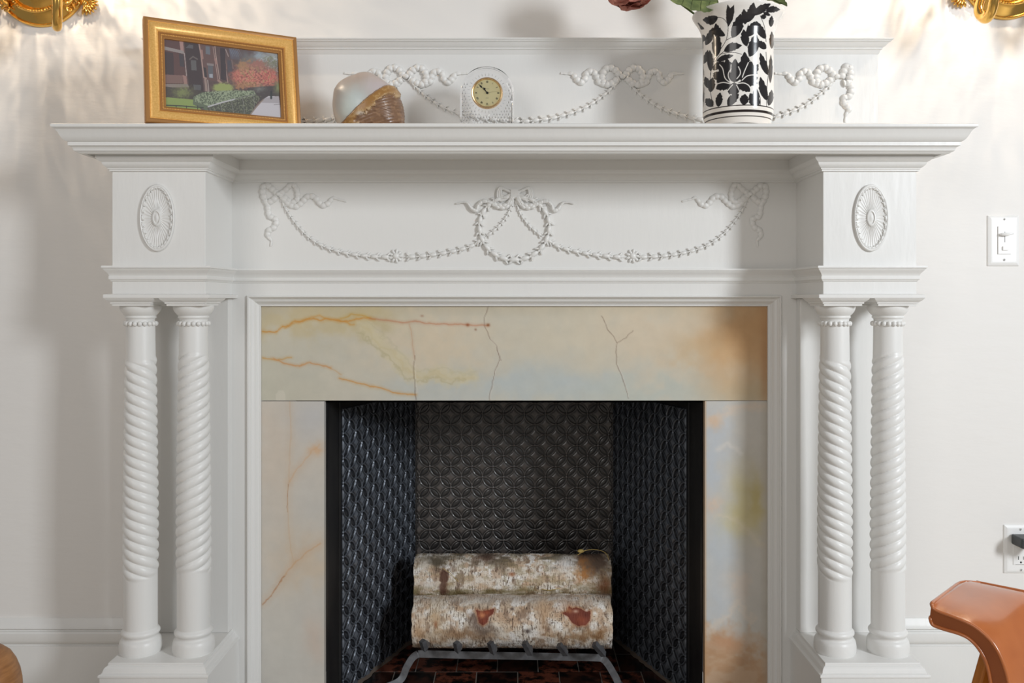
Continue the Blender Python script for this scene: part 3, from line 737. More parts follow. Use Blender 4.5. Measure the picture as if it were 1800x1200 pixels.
BARK = mat('birch_bark', rough=0.75, attr='Col', bump=((250, 60, 60), 0.7, 0.003))
ENDG = mat('cut_birch_end', rough=0.8, noise=((40, 160, 160), 4, rgb(150, 100, 66), rgb(206, 164, 118)))
def log(name, pl, pr, rl, rr, d, zc, painter, seed, skew=0.0):
    x0, x1 = PX(pl, d), PX(pr, d)
    o0 = empty(name, ((x0+x1)/2, d-DW, zc-rl)); nl = 440; na = 260
    xs = np.linspace(x0, x1, nl)[None, :]; a = np.linspace(0, 2*np.pi, na, endpoint=False)[:, None]
    t = (xs-x0)/(x1-x0); R = rl+(rr-rl)*t+.0028*(fbm(t*5+0*a, np.cos(a)*1.2+3+0*t, seed)-.5)*2+.0016*(fbm(t*22, np.sin(a)*3+9+np.cos(a)*2, seed+3)-.5)*2
    R = R+.0006*(fbm(xs*700, a*9, seed+7, 2)-.5)*2
    for k_ in painter.get('knots', []):
        kx, ka, kr, kh = k_; R = R+kh*np.exp(-(((xs-kx)/kr)**2+((((a-ka+np.pi) % (2*np.pi))-np.pi)*rl/kr)**2))
    ed = np.clip(np.minimum(xs-x0, x1-xs)/.003, 0, 1); R = R*(0.985+.015*ed)
    Y = -R*np.sin(a); Zz = R*np.cos(a)+rl      # a=90deg faces the camera, a=0 top
    Xl = np.broadcast_to(xs-(x0+x1)/2, R.shape)+ (np.where(t < .5, -1, 1)*(fbm(a*2+0*t, 0*t+0*a+seed, seed+11)-.5)*.006*(1-ed))
    # projected px coordinates of the visible side
    dd = d+Y; PXx = CX+(Xl+(x0+x1)/2)*F/dd; PYy = HY+(ZC-(Zz+zc-rl))*F/dd
    back = (a > np.pi)+0*t
    p = Pt(PXx, PYy+back*0, (232, 222, 208)); painter['f'](p, (a+0*t).ravel(), (xs+0*a).ravel())
    V = np.stack([Xl, Y, Zz], -1)
    bk = gridmesh('bark', V.reshape(na, nl, 3).transpose(1, 0, 2).copy(), na, nl, BARK, o0, True, p.out().transpose(1, 0, 2).copy(), wrap=True)
    for s in (0, 1):
        ring = V[:, -1 if s else 0]; c = ring.mean(0); c[0] += (.002 if s else -.002)*0
        mb = MB(); mb.add([tuple(c)]+[tuple(c+(r_-c)*.996) for r_ in ring[::4]], [(0, i+1, (i+1) % (na//4)+1) for i in range(na//4)])
        mb.build('cut_end', ENDG, o0)
    return o0
def bark_common(p, a, xs, seed, warm=0.3):
    X, Y = p.X, p.Y; cx = xs*1000; ca = a*62
    n = fbm(cx/40, ca/22, seed); p.mix(np.clip((n-.44)*5, 0, 1)*.7, (208, 178, 146)); n = fbm(cx/18, ca/16, seed+4)
    p.mix(np.clip((n-.54)*9, 0, 1)*.5, (186, 148, 116))
    n = fbm(cx/12, ca/30, seed+8); p.mix(np.clip((n-.62)*12, 0, 1)*.6, (130, 104, 84))
    n = fbm(cx/22, ca/18, seed+12); p.mix(np.clip((n-.55)*9, 0, 1)*.9, (248, 244, 238))
    # lenticels: thin dark dashes running round the log
    l = fbm(cx/1.3, ca/9, seed+16, 2); m_ = fbm(cx/30, ca/22, seed+20)
    p.mix(np.clip((l-.63)*11, 0, 1)*np.clip((m_-.38)*5, 0, 1)*.9, (92, 74, 60))
    sp_ = fbm(cx/2.2, ca/2.2, seed+24, 2); p.mix(np.clip((sp_-.72)*10, 0, 1)*.8, (80, 62, 48))
def f_low(p, a, xs):
    bark_common(p, a, xs, 2)
    p.blob(900, 1052, 200, 9, (196, 184, 172), .7, jit=16); p.blob(1000, 1065, 14, 12, (196, 150, 120), .5, jit=14)
    p.blob(770, 1085, 16, 44, (206, 178, 140), .55, jit=30); p.blob(955, 1085, 10, 40, (190, 150, 112), .6, jit=14); p.blob(736, 1110, 12, 26, (200, 160, 120), .7, jit=16)
    p.blob(815, 1116, 45, 10, (150, 116, 84), .85, jit=26, js=9); p.blob(850, 1108, 22, 10, (110, 92, 78), .8, jit=22, js=9); p.blob(836, 1088, 12, 12, (120, 98, 84), .7, jit=12, js=8)
    p.blob(1020, 1118, 40, 9, (150, 110, 70), .7, jit=24, js=9); p.blob(1055, 1112, 12, 12, (140, 96, 54), .8, jit=16, js=8)
    p.blob(900, 1070, 3.5, 2.6, (82, 66, 58), .9); p.blob(928, 1109, 5, 4, (84, 72, 66), .9); p.blob(766, 1098, 3, 6, (150, 92, 56), .8)
    K = (120, 56, 38)
    k1 = [(836, 1071), (846, 1074), (858, 1072), (869, 1069), (867, 1078), (859, 1084), (857, 1093), (849, 1099), (842, 1094), (840, 1084)]
    k2 = [(988, 1077), (997, 1073), (1000, 1065), (1006, 1069), (1013, 1067), (1022, 1070), (1030, 1075), (1038, 1073), (1037, 1090), (1030, 1098), (1016, 1100), (1005, 1094), (999, 1084)]
    p.blob(840, 1092, 13, 12, (112, 92, 80), .7, jit=12, js=8)
    for k_ in (k1, k2): p.line(k_+k_[:1], 3.5, (176, 120, 84), .8, soft=2.5); p.poly(k_, K)
    p.blob(847, 1080, 7, 5, (208, 136, 92), 1, jit=6, js=6); p.blob(856, 1076, 5, 3, (170, 84, 50), .8); p.blob(850, 1091, 4, 4, (150, 76, 48), .7)
    p.blob(1022, 1090, 10, 8, (160, 82, 54), .8, jit=6, js=7); p.blob(1012, 1074, 5, 3, (226, 190, 168), .8); p.blob(1030, 1080, 5, 5, (96, 40, 28), .6)
    p.blob(1000, 1072, 6, 5, (196, 134, 92), .7, jit=5, js=5)
def f_up(p, a, xs):
    bark_common(p, a, xs, 9)
    n = fbm(p.X/26, p.Y/9, 14); p.mix(np.clip((n-.50)*6, 0, 1)*np.clip((1012-p.Y)/26, 0, 1)*.9, (112, 98, 78))
    n = fbm(p.X/12, p.Y/6, 18); p.mix(np.clip((n-.52)*6, 0, 1)*.45, (150, 132, 96))
    p.mix(np.clip((p.Y-1026)/12, 0, 1)*.7*np.clip((fbm(p.X/30, p.Y/10, 40)-.35)*4, 0, 1), (122, 108, 66))
    p.blob(780, 1022, 8, 26, (98, 66, 50), 1.4, p=4, jit=12, js=8); p.blob(765, 984, 26, 9, (96, 86, 70), 1.0, jit=18, js=9); p.blob(855, 978, 16, 8, (92, 70, 58), 1, jit=10, js=8)
    p.blob(1040, 988, 26, 22, (124, 104, 90), 1.3, p=4, jit=18, js=10); p.blob(1028, 1008, 14, 14, (190, 128, 70), .95, jit=22, js=6); p.blob(1024, 985, 8, 10, (176, 116, 62), .8, jit=14, js=6)
    p.blob(1062, 1030, 12, 16, (150, 96, 62), .8, jit=12, js=8); p.blob(900, 1009, 6, 4, (168, 110, 74), .9); p.blob(995, 990, 16, 14, (232, 230, 228), .8, jit=10)
    p.blob(755, 1028, 16, 9, (236, 232, 226), .8, jit=8); p.blob(745, 995, 8, 16, (224, 214, 200), .8, jit=8)
L1 = log('birch_log', 727.5, 1073, .0625, .0655, 2.24, ZC-.8180, dict(f=f_low, knots=[(PX(852, 2.19), 1.35, .010, .004), (PX(1022, 2.19), 1.35, .012, .005)]), 3)
tag(L1, 'lower front birch log with two red-brown knots resting on the grate', 'log')
L2 = log('birch_log', 731, 1071, .0575, .0585, 2.322, ZC-.7310, dict(f=f_up, knots=[(PX(1035, 2.28), .25, .018, .004), (PX(780, 2.28), .9, .012, .003)]), 6)
tag(L2, 'upper rear birch log with dark mossy bark, lying behind the lower log', 'log')
STR = mat('dry_straw', rgb(196, 170, 100), 0.8)
for (pts_, dq, rq) in (([(1015, 975), (1030, 967), (1050, 966), (1065, 972), (1071, 985)], 2.27, .0008), ([(952, 1035), (965, 1037), (978, 1035), (984, 1034)], 2.262, .0008), ([(778, 998), (792, 1008), (806, 1022)], 2.262, .0006)):
    b = MB(); b.tube([np.array(PT(x, y, dq))-np.array(L2.location) for x, y in smooth_path(pts_, 24)], rq, 5); b.build('bark_fibre', STR, L2, True)
b = MB(); b.ell(np.array(PT(1021, 968, 2.28))-np.array(L2.location), ((1, 0, 0), (0, 0, 1), (0, 1, 0)), .009, .005, .008); b.build('bark_knob', STR, L2, True)


# ------------------------------------------------------------------ picture frame
PF = empty('picture_frame', (-.7167, 1.712-DW, SHZ+.0005)); ang, lean = .4904, .2042
t_ = np.array([math.cos(ang), math.sin(ang), 0]); bk_ = np.array([-math.sin(ang), math.cos(ang), 0]); up_ = np.array([0, 0, 1])*math.cos(lean)+bk_*math.sin(lean)
nrm = np.cross(t_, up_)    # toward viewer
PF.rotation_euler = Matrix((t_, up_, nrm)).transposed().to_euler()
tag(PF, 'gilt wooden picture frame with a street photograph, leaning at the left of the mantel shelf', 'picture frame')
W_, H_ = .3040, .2225
def frame_ring(prof, m, name, parent):
    cs = [(0, 0, 1, 1), (W_, 0, -1, 1), (W_, H_, -1, -1), (0, H_, 1, -1)]; vs_ = []; k_ = len(prof)
    for (x, y, sx, sy) in cs: vs_ += [(x+sx*o, y+sy*o, h) for o, h in prof]
    mb = MB(); mb.add(vs_, [(i*k_+t, i*k_+t+1, ((i+1) % 4)*k_+t+1, ((i+1) % 4)*k_+t) for i in range(4) for t in range(k_-1)])
    return mb.build(name, m, parent, True, 30)
fr1 = frame_ring([(.020, -.012), (0, -.012), (0, .006), (.0015, .0085), (.006, .0095), (.0085, .0085)], GOLDD, 'outer_edge', PF)
fr2 = frame_ring([(.0085, .0085), (.0095, .0075), (.012, .0095), (.017, .0105), (.022, .0090), (.0265, .0050), (.0275, .0035)], GOLD, 'gilt_moulding', PF)
fr3 = frame_ring([(.0275, .0035), (.0285, .0048), (.0300, .0048), (.0310, .0030), (.0350, .0030), (.0360, .0015), (.0390, -.0005), (.0392, -.004)], GOLDD, 'inner_slip', PF)
b = MB(); rb = .0330
def beadrow(x0, y0, x1, y1):
    L_ = math.hypot(x1-x0, y1-y0); n_ = int(L_/.0030)
    for i in range(n_):
        t = (i+.5)/n_; b.ell((x0+(x1-x0)*t, y0+(y1-y0)*t, .0032), ((1, 0, 0), (0, 1, 0), (0, 0, 1)), .0013, .0013, .0011, 5, 4)
beadrow(rb, rb, W_-rb, rb); beadrow(rb, H_-rb, W_-rb, H_-rb); beadrow(rb, rb, rb, H_-rb); beadrow(W_-rb, rb, W_-rb, H_-rb)
b.build('bead_trim', GOLD, PF, True)
b = MB(); b.box(.012, W_-.012, .012, H_-.012, -.0125, -.0065); b.build('backing_board', GOLDD, PF)
# printed photograph
nu, nv = 470, 290; q0 = .0388
U, Vv = np.meshgrid(np.linspace(0, 1, nu), np.linspace(0, 1, nv))    # v=0 top
xt = 260+(1485-260)*U; xb_ = 250+(1530-250)*U; yt = 240+175*U; yb2 = 1012+143*U
XX = xt*(1-Vv)+xb_*Vv; YY = yt*(1-Vv)+yb2*Vv
p = Pt(XX, YY, (96, 72, 72)); nz_ = fbm(p.X/30, p.Y/60, 3); p.mix((nz_-.4)*1.0, (70, 54, 56))
p.poly([(250, 200), (455, 240), (490, 770), (250, 760)], (92, 62, 62)); p.poly([(415, 240), (455, 245), (462, 400), (430, 400)], (176, 128, 122)); p.poly([(440, 650), (480, 665), (488, 770), (450, 760)], (164, 116, 108))
p.poly([(250, 320), (460, 375), (462, 410), (250, 360)], (150, 138, 136)); p.poly([(250, 750), (490, 755), (505, 790), (250, 790)], (140, 124, 118)); p.poly([(255, 380), (350, 400), (350, 650), (255, 640)], (66, 54, 58)); p.poly([(250, 645), (440, 655), (440, 745), (250, 740)], (128, 92, 86))
p.poly([(408, 400), (455, 420), (462, 560), (415, 550)], (66, 60, 68)); p.line([(465, 400), (480, 660)], 7, (176, 160, 158))
p.poly([(465, 245), (625, 300), (660, 840), (505, 820)], (62, 50, 54)); p.poly([(530, 480), (585, 485), (590, 600), (535, 595)], (92, 90, 92)); p.line([(520, 470), (555, 440), (600, 470)], 14, (104, 92, 90), soft=3)
p.poly([(520, 300), (560, 310), (560, 350), (480, 340)], (88, 84, 90)); p.poly([(550, 760), (630, 765), (630, 825), (555, 820)], (86, 84, 88))
p.poly([(625, 300), (770, 320), (845, 740), (665, 700)], (104, 74, 72)); p.poly([(690, 320), (735, 325), (738, 420), (692, 410)], (104, 110, 122)); p.poly([(710, 540), (765, 545), (765, 690), (715, 680)], (92, 94, 102)); p.poly([(722, 640), (760, 640), (760, 685), (724, 680)], (160, 164, 176))
p.poly([(700, 515), (775, 525), (775, 550), (702, 540)], (136, 122, 122)); p.poly([(655, 560), (690, 570), (700, 680), (665, 670)], (58, 52, 56))
for ln, wd_, cl in (([(622, 300), (640, 420), (665, 680), (690, 690)], 13, (186, 146, 134)), ([(648, 370), (655, 460)], 22, (168, 118, 108)), ([(790, 325), (800, 440), (835, 700)], 9, (196, 160, 148)), ([(770, 330), (785, 450), (815, 700)], 7, (190, 150, 140)),
                   ([(790, 470), (805, 520)], 22, (172, 122, 112)), ([(680, 700), (690, 840)], 26, (164, 136, 124)), ([(705, 710), (715, 840)], 10, (188, 168, 158)), ([(875, 370), (925, 740)], 9, (196, 158, 146)), ([(890, 420), (900, 530)], 18, (160, 112, 102)), ([(905, 360), (935, 440)], 9, (184, 156, 150)), ([(900, 530), (905, 580)], 18, (176, 124, 112)), ([(970, 480), (985, 580)], 8, (184, 148, 138)), ([(820, 715), (850, 740)], 24, (176, 132, 118))):
    p.line(ln, wd_, cl, .9, soft=2)
p.poly([(845, 340), (900, 350), (910, 720), (850, 700)], (60, 50, 56)); p.poly([(920, 480), (965, 490), (975, 620), (930, 620)], (70, 70, 82)); p.poly([(940, 350), (1040, 380), (1060, 480), (960, 470)], (92, 92, 112))
for i in range(6): p.line([(950+i*18, 350), (985+i*20, 440)], 5, (134, 150, 170), .7, soft=2)
p.blob(1150, 480, 160, 90, (92, 92, 100), .9, jit=120, js=40); p.blob(1010, 520, 60, 70, (92, 66, 66), .6, jit=60)
p.blob(1390, 440, 160, 60, (166, 178, 190), 1.0, jit=100, js=40); p.blob(1270, 430, 40, 70, (150, 172, 190), 1, jit=60); p.blob(1400, 520, 150, 90, (150, 150, 134), .9, jit=140, js=25); p.blob(1160, 500, 90, 60, (124, 116, 104), .7, jit=130, js=22)
n = fbm(p.X/14, p.Y/14, 44, 3); reg = ((p.X-1400)/170)**2+((p.Y-560)/120)**2 < 1; p.mix(reg*np.clip((n-.48)*5, 0, 1)*.7, (120, 128, 86)); p.mix(reg*np.clip((.42-n)*6, 0, 1)*.7, (190, 200, 204))
for i in range(7): p.line([(1300+i*30, 470+i*6), (1340+i*28, 560), (1350+i*22, 640)], 3.2, (86, 74, 72), .7, soft=2, jit=40, seed=i)
# red tree
for (x, y, rx, ry, cl, sd) in ((1080, 660, 120, 90, (200, 96, 82), 1), (1240, 680, 190, 110, (206, 98, 82), 2), (1400, 690, 90, 90, (212, 92, 80), 3), (1140, 560, 110, 60, (176, 124, 82), 4), (1250, 560, 110, 70, (168, 102, 90), 5), (1130, 770, 130, 40, (176, 116, 76), 6)):
    p.blob(x, y, rx, ry, cl, 1.3, p=4, jit=110, seed=sd, js=26)
n = fbm(p.X/12, p.Y/12, 51, 3); reg = np.exp(-(((p.X-1230)/250)**2+((p.Y-680)/130)**2)**2)
p.mix(reg*np.clip((n-.52)*8, 0, 1)*.8, (232, 136, 112)); p.mix(reg*np.clip((.44-n)*8, 0, 1)*.7, (120, 62, 60)); n = fbm(p.X/20, p.Y/20, 55, 3); p.mix(reg*np.clip((n-.58)*7, 0, 1)*.7, (176, 150, 90))
p.poly([(1150, 800), (1500, 780), (1520, 900), (1250, 960), (1100, 900)], (66, 60, 62), .85); p.blob(1490, 800, 40, 70, (140, 150, 80), .9, jit=40); p.blob(1280, 820, 60, 30, (124, 128, 120), .8, jit=50, js=15)
# shrubs, hedge, lawn
p.poly([(250, 780), (560, 820), (700, 840), (700, 960), (250, 930)], (70, 62, 60)); p.blob(430, 850, 90, 60, (124, 134, 76), 1.1, jit=90, js=16); p.poly([(250, 900), (560, 930), (600, 1010), (640, 1060), (250, 1010)], (142, 168, 78))
p.blob(870, 800, 110, 52, (156, 168, 84), 1.5, p=5, jit=40, js=18)
p.poly([(545, 900), (640, 850), (850, 835), (1010, 830), (1200, 840), (1240, 870), (1250, 960), (1160, 1110), (700, 1060), (540, 985)], (96, 110, 84))
n = fbm(p.X/10, p.Y/10, 61, 3); reg = p.inside([(560, 890), (700, 835), (1000, 828), (1215, 835), (1230, 870), (1200, 925), (700, 1000), (560, 950)]); p.mix(reg*np.clip((n-.42)*6, 0, 1)*.9, (160, 176, 136)); p.mix(reg*np.clip((.38-n)*7, 0, 1)*.8, (58, 66, 52))
reg = p.inside([(690, 1005), (1230, 890), (1300, 900), (1170, 1115), (690, 1070)]); p.mix(reg*.75, (66, 64, 58)); p.mix(reg*np.clip((n-.52)*8, 0, 1)*.8, (134, 142, 108))
for i in range(9):
    x = 715+i*62; p.line([(x, 1010-i*14), (x+22, 1100)], 4.5, (60, 56, 60) if i % 2 else (150, 146, 146), .8, soft=1.5)
p.line([(705, 1010), (860, 965), (1000, 930)], 15, (196, 194, 198), 1, soft=3); p.line([(1000, 930), (1230, 875)], 9, (110, 104, 104), .9, soft=2)
p.line([(255, 990), (430, 1000), (650, 1022)], 12, (62, 66, 58), 1, soft=2)
for x in (360, 470, 590): p.line([(x, 1000), (x, 1045)], 9, (62, 66, 58), 1, soft=2)
p.poly([(1170, 1115), (1330, 930), (1380, 900), (1500, 905), (1540, 1160)], (206, 200, 208)); p.poly([(1340, 920), (1500, 900), (1510, 985), (1300, 975)], (160, 150, 156), .7); p.line([(1170, 1110), (1250, 1010), (1320, 940)], 14, (150, 128, 112), .9, soft=3)
p.line([(1412, 850), (1412, 925)], 22, (44, 50, 52), 1, soft=4); p.line([(1445, 1000), (1510, 995)], 8, (130, 122, 128), .8)
C_ = p.out(); g__ = C_.mean(-1, keepdims=True); C_ = (C_*.80+g__*.20)*.80+34  # greyed and lifted: reflected haze painted into the print colours
V = np.stack([q0+U*(W_-2*q0), (H_-q0)-Vv*(H_-2*q0), np.full_like(U, -.0040)], -1)
PHM = mat('printed_photo', rough=0.35, attr='Col', coat=0.35)
PHM.node_tree.nodes['Principled BSDF'].inputs['Coat Roughness'].default_value = 0.08
ph = gridmesh('photograph', V, nu, nv, PHM, PF, False, C_); ph.data.flip_normals()
ph['label'] = 'printed photo of brownstones, red tree and hedge'

# ------------------------------------------------------------------ pearl shell
SHM = mat('pearl_shell', rough=0.34, attr='Col', coat=0.15, bump=((90, 90, 90), 0.1, 0.001))
sd = 1.83
so_ = empty('polished_shell', PT(650, 216, sd)[:2]+(SHZ,)); so_.location = (PX(650, sd), sd-DW, SHZ)
tag(so_, 'polished turban shell, pearly on the left and brown ribbed on the right', 'shell')
outl = [(586, 172), (588, 158), (596, 146), (610, 137), (625, 132), (632, 128.5), (642, 127), (653, 128.5), (663, 135), (680, 146), (697, 161), (706, 176), (711, 195), (712, 212), (708, 232), (690, 247), (660, 252), (625, 250), (601, 236), (592, 216), (586, 195)]
oc = (650, 193); oa = [math.atan2(-(y-oc[1]), x-oc[0]) for x, y in outl]; orr = [math.hypot(x-oc[0], y-oc[1]) for x, y in outl]
ii = np.argsort(oa); oa = np.array(oa)[ii]; orr = np.array(orr)[ii]
oa = np.concatenate([oa-2*np.pi, oa, oa+2*np.pi]); orr = np.tile(orr, 3)
na, nb_ = 220, 150
A, Bv = np.meshgrid(np.linspace(0, 2*np.pi, na, endpoint=False), np.linspace(0.0, np.pi, nb_))
kk = np.zeros_like(A)
g_ = np.linspace(0, 2*np.pi, 721); rr_ = np.interp(g_, oa, orr); ker = np.exp(-(np.arange(-14, 15)/3.5)**2); ker /= ker.sum()
rr_ = np.convolve(np.concatenate([rr_[-60:], rr_, rr_[:60]]), ker, 'same')[60:-60]
RR = np.interp(A, g_, rr_)*sd/F
pxu = np.cos(A)*RR*np.sin(Bv); pzu = np.sin(A)*RR*np.sin(Bv); dep = -np.cos(Bv)*.056
ppx = oc[0]+pxu*F/sd; ppy = oc[1]-pzu*F/sd
# ridge line from (612,217) to (690,150); signed distance, positive = brown side
def rid_side(x, y):
    px_ = np.array([560, 612, 640, 662, 682, 695, 715]); py_ = np.array([245, 217, 193, 173, 154, 150, 148])
    return y-np.interp(x, px_, py_)
dd_ = rid_side(ppx, ppy)*.75+(fbm(ppx/9, ppy/9, 3, 3)-.5)*2
front = (dep < 0)
brown = (dd_ > 0) & front | (~front & (ppx > 650))
rdg = np.clip(dd_/3.5, 0, 1)*np.clip((18-dd_+(fbm(ppx/7, ppy/7, 8)-.5)*16)/3, 0, 1)*front
disp = rdg*.0045+ (brown*1.0)*(1-rdg)*(.0005*np.sin((ppx*.35+ppy*1.0)/.9+2*fbm(ppx/12, ppy/12, 5)))
disp = disp-.0012*brown*(1-rdg)
rl_ = np.stack([pxu, dep, pzu], -1); nn_ = rl_/(np.linalg.norm(rl_, axis=-1, keepdims=True)+1e-9)
V = rl_+nn_*disp[..., None]; V[..., 2] += PZ(oc[1], sd)-SHZ; V[..., 2] = np.maximum(V[..., 2], 0.0)
p = Pt(ppx, ppy, (190, 176, 164)); p.mix(fbm(p.X/26, p.Y/20, 2)*.4, (196, 172, 158))
p.blob(632, 142, 50, 26, (194, 168, 150), .8); p.blob(668, 160, 26, 20, (206, 192, 196), .7); p.blob(628, 190, 34, 34, (196, 208, 208), .95, jit=20); p.blob(600, 185, 16, 40, (188, 182, 178), .7); p.blob(618, 200, 18, 20, (216, 226, 220), .7)  # the bluish-white blobs low on the left are a highlight painted into the pearl
dv = dd_.ravel(); br_ = brown.ravel().astype(float)
p.mix(br_, (128, 96, 72)); p.mix(br_*np.clip((fbm(p.X/5, p.Y/3, 12)-.50)*5, 0, 1)*.7, (160, 126, 96)); p.mix(br_*np.clip((.45-fbm(p.X/6, p.Y/4, 17))*5, 0, 1)*.7, (106, 76, 54))
rv = rdg.ravel(); p.mix(rv*.95, (160, 116, 62)); p.mix(rv*np.clip((fbm(p.X/4, p.Y/4, 22)-.5)*6, 0, 1)*.7, (192, 156, 104)); p.mix(rv*np.clip((dv-12)/8, 0, 1)*.7, (206, 186, 160))
p.blob(642, 208, 8, 4, (216, 206, 196), .9)
gm = gridmesh('shell_body', V, na, nb_, SHM, so_, True, p.out(), wrap=True)
# ------------------------------------------------------------------ crystal clock
cd = 1.850; ckx = PX(856, cd)
CK = empty('mantel_clock', (ckx, cd-DW, SHZ)); CK.rotation_euler = (0, 0, 0.05)
tag(CK, 'small arched cut crystal clock with a gold-rimmed cream dial', 'clock')
GL = bpy.data.materials.new('cut_crystal'); GL.use_nodes = True; nt = GL.node_tree; pb = nt.nodes['Principled BSDF']
pb.inputs['Transmission Weight'].default_value = 1.0; pb.inputs['Roughness'].default_value = 0.02; pb.inputs['IOR'].default_value = 1.45; pb.inputs['Base Color'].default_value = (0.99, 0.99, 1, 1)
hw_ = 47.0*cd/F; top = PZ(119.5, cd)-SHZ; sp_z = top-hw_; th = .018
out_ = [(-hw_, 0)]+[(-hw_, sp_z*.5)]+[(hw_*math.cos(a), sp_z+hw_*math.sin(a)) for a in np.linspace(math.pi, 0, 40)]+[(hw_, sp_z*.5), (hw_, 0)]
n_ = len(out_); b = MB(); cxy = (0, sp_z*.8)
lay = [(.0, -th+.003, .955), (.0, -th+.0, .93)]
def ringat(k_, y): return [(x*k_ if False else cxy[0]+(x-cxy[0])*k_, y, max(0, cxy[1]+(z-cxy[1])*k_) if z > 0 else 0) for x, z in out_]
R0 = ringat(.93, -th); R1 = ringat(1.0, -th+.004); R2 = ringat(1.0, th-.004); R3 = ringat(.93, th)
b.add(R0+R1+R2+R3, [(k_*n_+i, k_*n_+(i+1) % n_, (k_+1)*n_+(i+1) % n_, (k_+1)*n_+i) for k_ in range(3) for i in range(n_)]+[tuple(range(n_)), tuple(3*n_+i for i in reversed(range(n_)))])
b.build('crystal_body', GL, CK, True, 30)
fz = PZ(164, 1.832)-SHZ; fr_ = 27.5*cd/F
# cut facets: rays round the dial and lozenges below, on the front face
b = MB(); rc_ = random.Random(5)
for i in range(34):
    a = 2*math.pi*i/34; r0, r1 = fr_+.002, fr_+.010
    c = np.array([math.cos(a)*(r0+r1)/2, -th-.0004, fz+math.sin(a)*(r0+r1)/2]); t = np.array([math.cos(a), 0, math.sin(a)])
    if abs(c[0]) < hw_-.004: b.ell(c, (t, np.cross(t, NV), NV), .0040, .0008, .0009, 4, 2)
for zz in np.arange(.006, sp_z+.02, .0062):
    for xx in np.arange(-hw_+.005, hw_-.004, .0062):
        x_ = xx+(.0031 if int(round(zz/.0062)) % 2 else 0)
        if math.hypot(x_, zz-fz) < fr_+.012 or abs(x_) > hw_-.005: continue
        b.ell((x_+rc_.uniform(-.0006, .0006), -th-.0002, zz), ((0, 0, 1), (1, 0, 0), (0, 1, 0)), .0030, .0015, .0009, 4, 2)
b.build('cut_facets', GL, CK, False)
# dial
def disc(r, y, n=48, r2=None):
    return [(r*math.cos(2*math.pi*i/n), y, fz+r*math.sin(2*math.pi*i/n)) for i in range(n)]
b = MB(); rp = [(0.0, -th-.006), (fr_*.86, -th-.006)]
prof = [(fr_*.80, -th+.002), (fr_*.86, -th-.0055), (fr_*.90, -th-.0070), (fr_*.96, -th-.0065), (fr_, -th-.0035), (fr_, -th+.001)]
vs_ = []; [vs_.extend([(r*math.cos(2*math.pi*i/64), y, fz+r*math.sin(2*math.pi*i/64)) for i in range(64)]) for r, y in prof]
b.add(vs_, [(j*64+i, j*64+(i+1) % 64, (j+1)*64+(i+1) % 64, (j+1)*64+i) for j in range(len(prof)-1) for i in range(64)])
b.build('gold_bezel', mat('pale_gold', (0.86, 0.60, 0.34), 0.2, metal=1.0), CK, True, 40)
b = MB(); b.add(disc(fr_*.86, -th-.0035), [tuple(range(48))]); dl = b.build('dial', mat('cream_dial', rgb(224, 214, 166), 0.5), CK)
INK = mat('black_ink', (0.012, 0.012, 0.01), 0.5)
b = MB(); RN = ['XII', 'I', 'II', 'III', 'IIII', 'V', 'VI', 'VII', 'VIII', 'IX', 'X', 'XI']; yd = -th-.0039
def stroke(mb, x0, z0, x1, z1, w_, y=yd, th_=.0002):
    d_ = np.array([x1-x0, z1-z0]); L_ = np.linalg.norm(d_); d_ /= L_; nn2 = np.array([-d_[1], d_[0]])*w_/2
    q4 = [(x0+nn2[0], z0+nn2[1]), (x1+nn2[0], z1+nn2[1]), (x1-nn2[0], z1-nn2[1]), (x0-nn2[0], z0-nn2[1])]
    mb.add([(x, y, z) for x, z in q4]+[(x, y+th_, z) for x, z in q4], [(0, 1, 2, 3), (7, 6, 5, 4), (0, 4, 5, 1), (1, 5, 6, 2), (2, 6, 7, 3), (3, 7, 4, 0)])
for h in range(12):
    a = math.pi/2-h*math.pi/6; er = np.array([math.cos(a), math.sin(a)]); et = np.array([math.sin(a), -math.cos(a)])
    hgt = .0042; rc0 = fr_*.70; s_ = RN[h]; wds = {'I': .0010, 'V': .0024, 'X': .0024}; tot = sum(wds[c] for c in s_); cur = -tot/2
    g2 = lambda u, v: (er*(rc0+v)+et*u)
    for c in s_:
        w0 = wds[c]; u0, u1 = cur+.0001, cur+w0-.0001; um = (u0+u1)/2
        segs = [((um, -hgt/2), (um, hgt/2))] if c == 'I' else [((u0, hgt/2), (um, -hgt/2)), ((um, -hgt/2), (u1, hgt/2))] if c == 'V' else [((u0, -hgt/2), (u1, hgt/2)), ((u0, hgt/2), (u1, -hgt/2))]
        for (a0, a1) in segs:
            q1, q2 = g2(*a0), g2(*a1); stroke(b, q1[0], fz+q1[1], q2[0], fz+q2[1], .00055)
        cur += w0
stroke(b, -.0045, fz+.0085, .0045, fz+.0085, .0003); stroke(b, -.0032, fz-.0105, .0032, fz-.0105, .0003)
b.build('numerals', INK, CK)
b = MB()
def hand(dx, dz, L_, w_, y):
    u = np.array([dx, dz])/math.hypot(dx, dz); stroke(b, -u[0]*.003, fz-u[1]*.003, u[0]*L_, fz+u[1]*L_, w_, y)
    c = u*L_*.72; b.ell((c[0], y, fz+c[1]), ((u[0], 0, u[1]), (-u[1], 0, u[0]), (0, 1, 0)), L_*.14, w_*2.0, .0003, 8, 4)
hand(-64, 90, fr_*.42, .0014, -th-.0046); hand(-160, 160, fr_*.78, .0009, -th-.0052)
b.ell((0, -th-.005, fz), ((1, 0, 0), (0, 0, 1), (0, 1, 0)), .0026, .0026, .001, 12, 6)
b.build('clock_hands', INK, CK)
